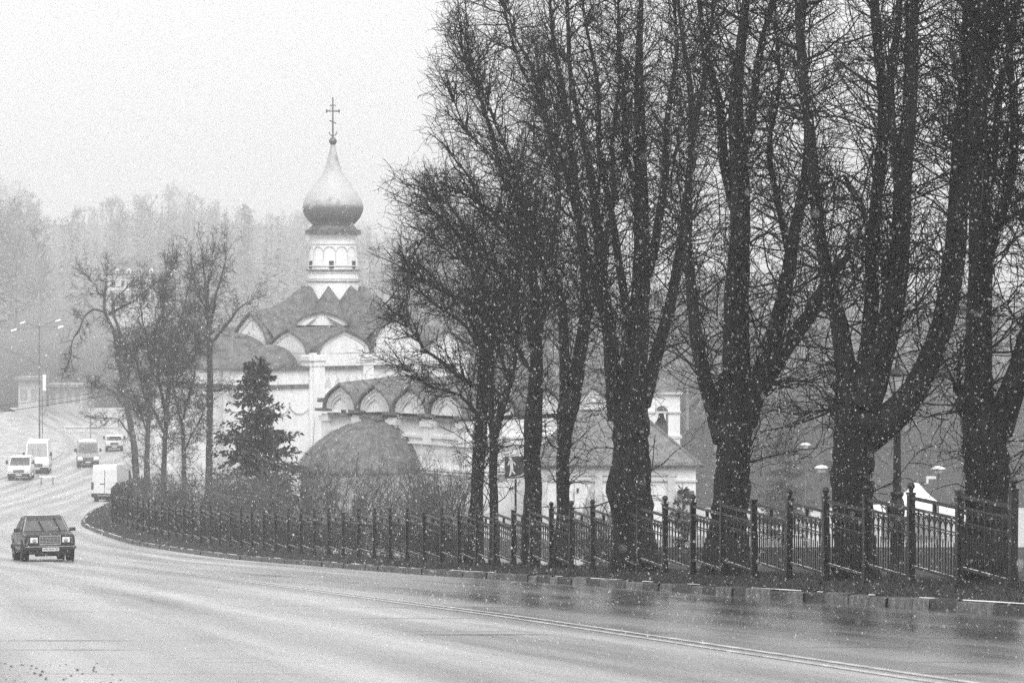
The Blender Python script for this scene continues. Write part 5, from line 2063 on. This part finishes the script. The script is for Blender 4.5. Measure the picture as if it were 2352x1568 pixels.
# ------------------------------------------------------------------ turf, falling snow, haze
def grass():
    rng = np.random.default_rng(11)
    n = 26000
    Y = 30 + 75 * rng.uniform(0, 1, n) ** 1.6
    s = .3 + 7.5 * rng.uniform(0, 1, n) ** 1.7
    X = xkerb(Y) + s
    keep = np.abs(s - 1.6) > .05
    X, Y = X[keep], Y[keep]
    n = len(X)
    Z = ground(X, Y)
    h = rng.uniform(.03, .11, n)
    a = rng.uniform(0, 6.28, n)
    w = rng.uniform(.006, .014, n)
    lean = rng.normal(size=(n, 2)) * .05
    b0 = np.stack([X - np.cos(a) * w, Y - np.sin(a) * w, Z - .01], -1)
    b1 = np.stack([X + np.cos(a) * w, Y + np.sin(a) * w, Z - .01], -1)
    tp = np.stack([X + lean[:, 0], Y + lean[:, 1], Z + h], -1)
    V = np.stack([b0, b1, tp], 1).reshape(-1, 3)
    kind(np_mesh("grass", V, np.arange(3 * n).reshape(-1, 3), mat("grass_blade", .05, .8, var=.6, scale=5)), "stuff")


grass()


def slush_crumbs():
    rng = np.random.default_rng(12)
    m = []
    n = 300
    Y = 17.3 + 4.5 * rng.uniform(0, 1, n) ** 1.4
    s = -14.0 + 1.8 * rng.uniform(0, 1, n) ** 1.6 - .05 * rng.exponential(1, n)
    X = xkerb(Y) + s
    Z = zroad(Y)
    r = rng.uniform(.004, .014, n)
    D = nrm(rng.normal(size=(n, 6, 3)))
    o = np.array([[1, 0, 0], [-1, 0, 0], [0, 1, 0], [0, -1, 0], [0, 0, .7], [0, 0, -.3]])
    V = np.stack([X, Y, Z + .005], -1)[:, None, :] + (o[None] + D * .35) * r[:, None, None]
    T = np.array([[0, 2, 4], [2, 1, 4], [1, 3, 4], [3, 0, 4], [2, 0, 5], [1, 2, 5], [3, 1, 5], [0, 3, 5]])
    Q = (np.arange(n) * 6)[:, None, None] + T[None]
    kind(np_mesh("gravel", V.reshape(-1, 3), Q.reshape(-1, 3), mat("grit", .06, .8)), "stuff")


slush_crumbs()


def falling_snow():
    rng = np.random.default_rng(13)
    n = 70000
    # density falls off with distance only because the volume watched by any camera there widens
    Y = np.where(rng.uniform(0, 1, n) < .012, rng.uniform(5, 13, n), rng.uniform(13, 48, n))
    X = rng.uniform(-1, 1, n) * (3.0 + .22 * Y)
    Z = rng.uniform(-1, 1, n) * (1.2 + .15 * Y) - .02 * Y
    ok = Z > ground(X, Y) + .1
    X, Y, Z = X[ok], Y[ok], Z[ok]
    n = len(X)
    r = np.exp(rng.normal(math.log(.0030), .26, n)) * (1 - .35 * (Y < 20))
    ax = nrm(np.array([.25, 0, -1.0]) + rng.normal(size=(n, 3)) * .25)      # falling on a slant
    sd = nrm(np.cross(ax, rng.normal(size=(n, 3))))
    s2 = np.cross(ax, sd)
    c = np.stack([X, Y, Z], -1)
    R = r[:, None]
    V = np.stack([c + ax * R * 2.2, c - ax * R * 2.2, c + sd * R, c - sd * R, c + s2 * R, c - s2 * R], 1).reshape(-1, 3)
    T = np.array([[0, 2, 4], [0, 4, 3], [0, 3, 5], [0, 5, 2], [1, 4, 2], [1, 3, 4], [1, 5, 3], [1, 2, 5]])
    Q = ((np.arange(n) * 6)[:, None, None] + T[None]).reshape(-1, 3)
    m = bpy.data.materials.new("snowflake")
    m.use_nodes = True
    t = m.node_tree
    b = t.nodes["Principled BSDF"]
    b.inputs["Base Color"].default_value = (.92, .92, .92, 1)
    b.inputs["Roughness"].default_value = .8
    b.inputs["Transmission Weight"].default_value = .35
    b.inputs["IOR"].default_value = 1.05
    kind(np_mesh("falling_snow", V, Q, m), "stuff")


falling_snow()

hz = MB().box((0, 1010, 26), (3000, 2320, 114)).build("haze", bpy.data.materials.new("haze"))
hm = hz.data.materials[0]
hm.use_nodes = True
ht = hm.node_tree
ht.nodes.clear()
ho = ht.nodes.new("ShaderNodeOutputMaterial")
hv = ht.nodes.new("ShaderNodeVolumePrincipled")
hv.inputs["Color"].default_value = (1, 1, 1, 1)
hv.inputs["Density"].default_value = 0.0009
hv.inputs["Anisotropy"].default_value = 0.2
ht.links.new(hv.outputs[0], ho.inputs["Volume"])
kind(hz, "stuff")
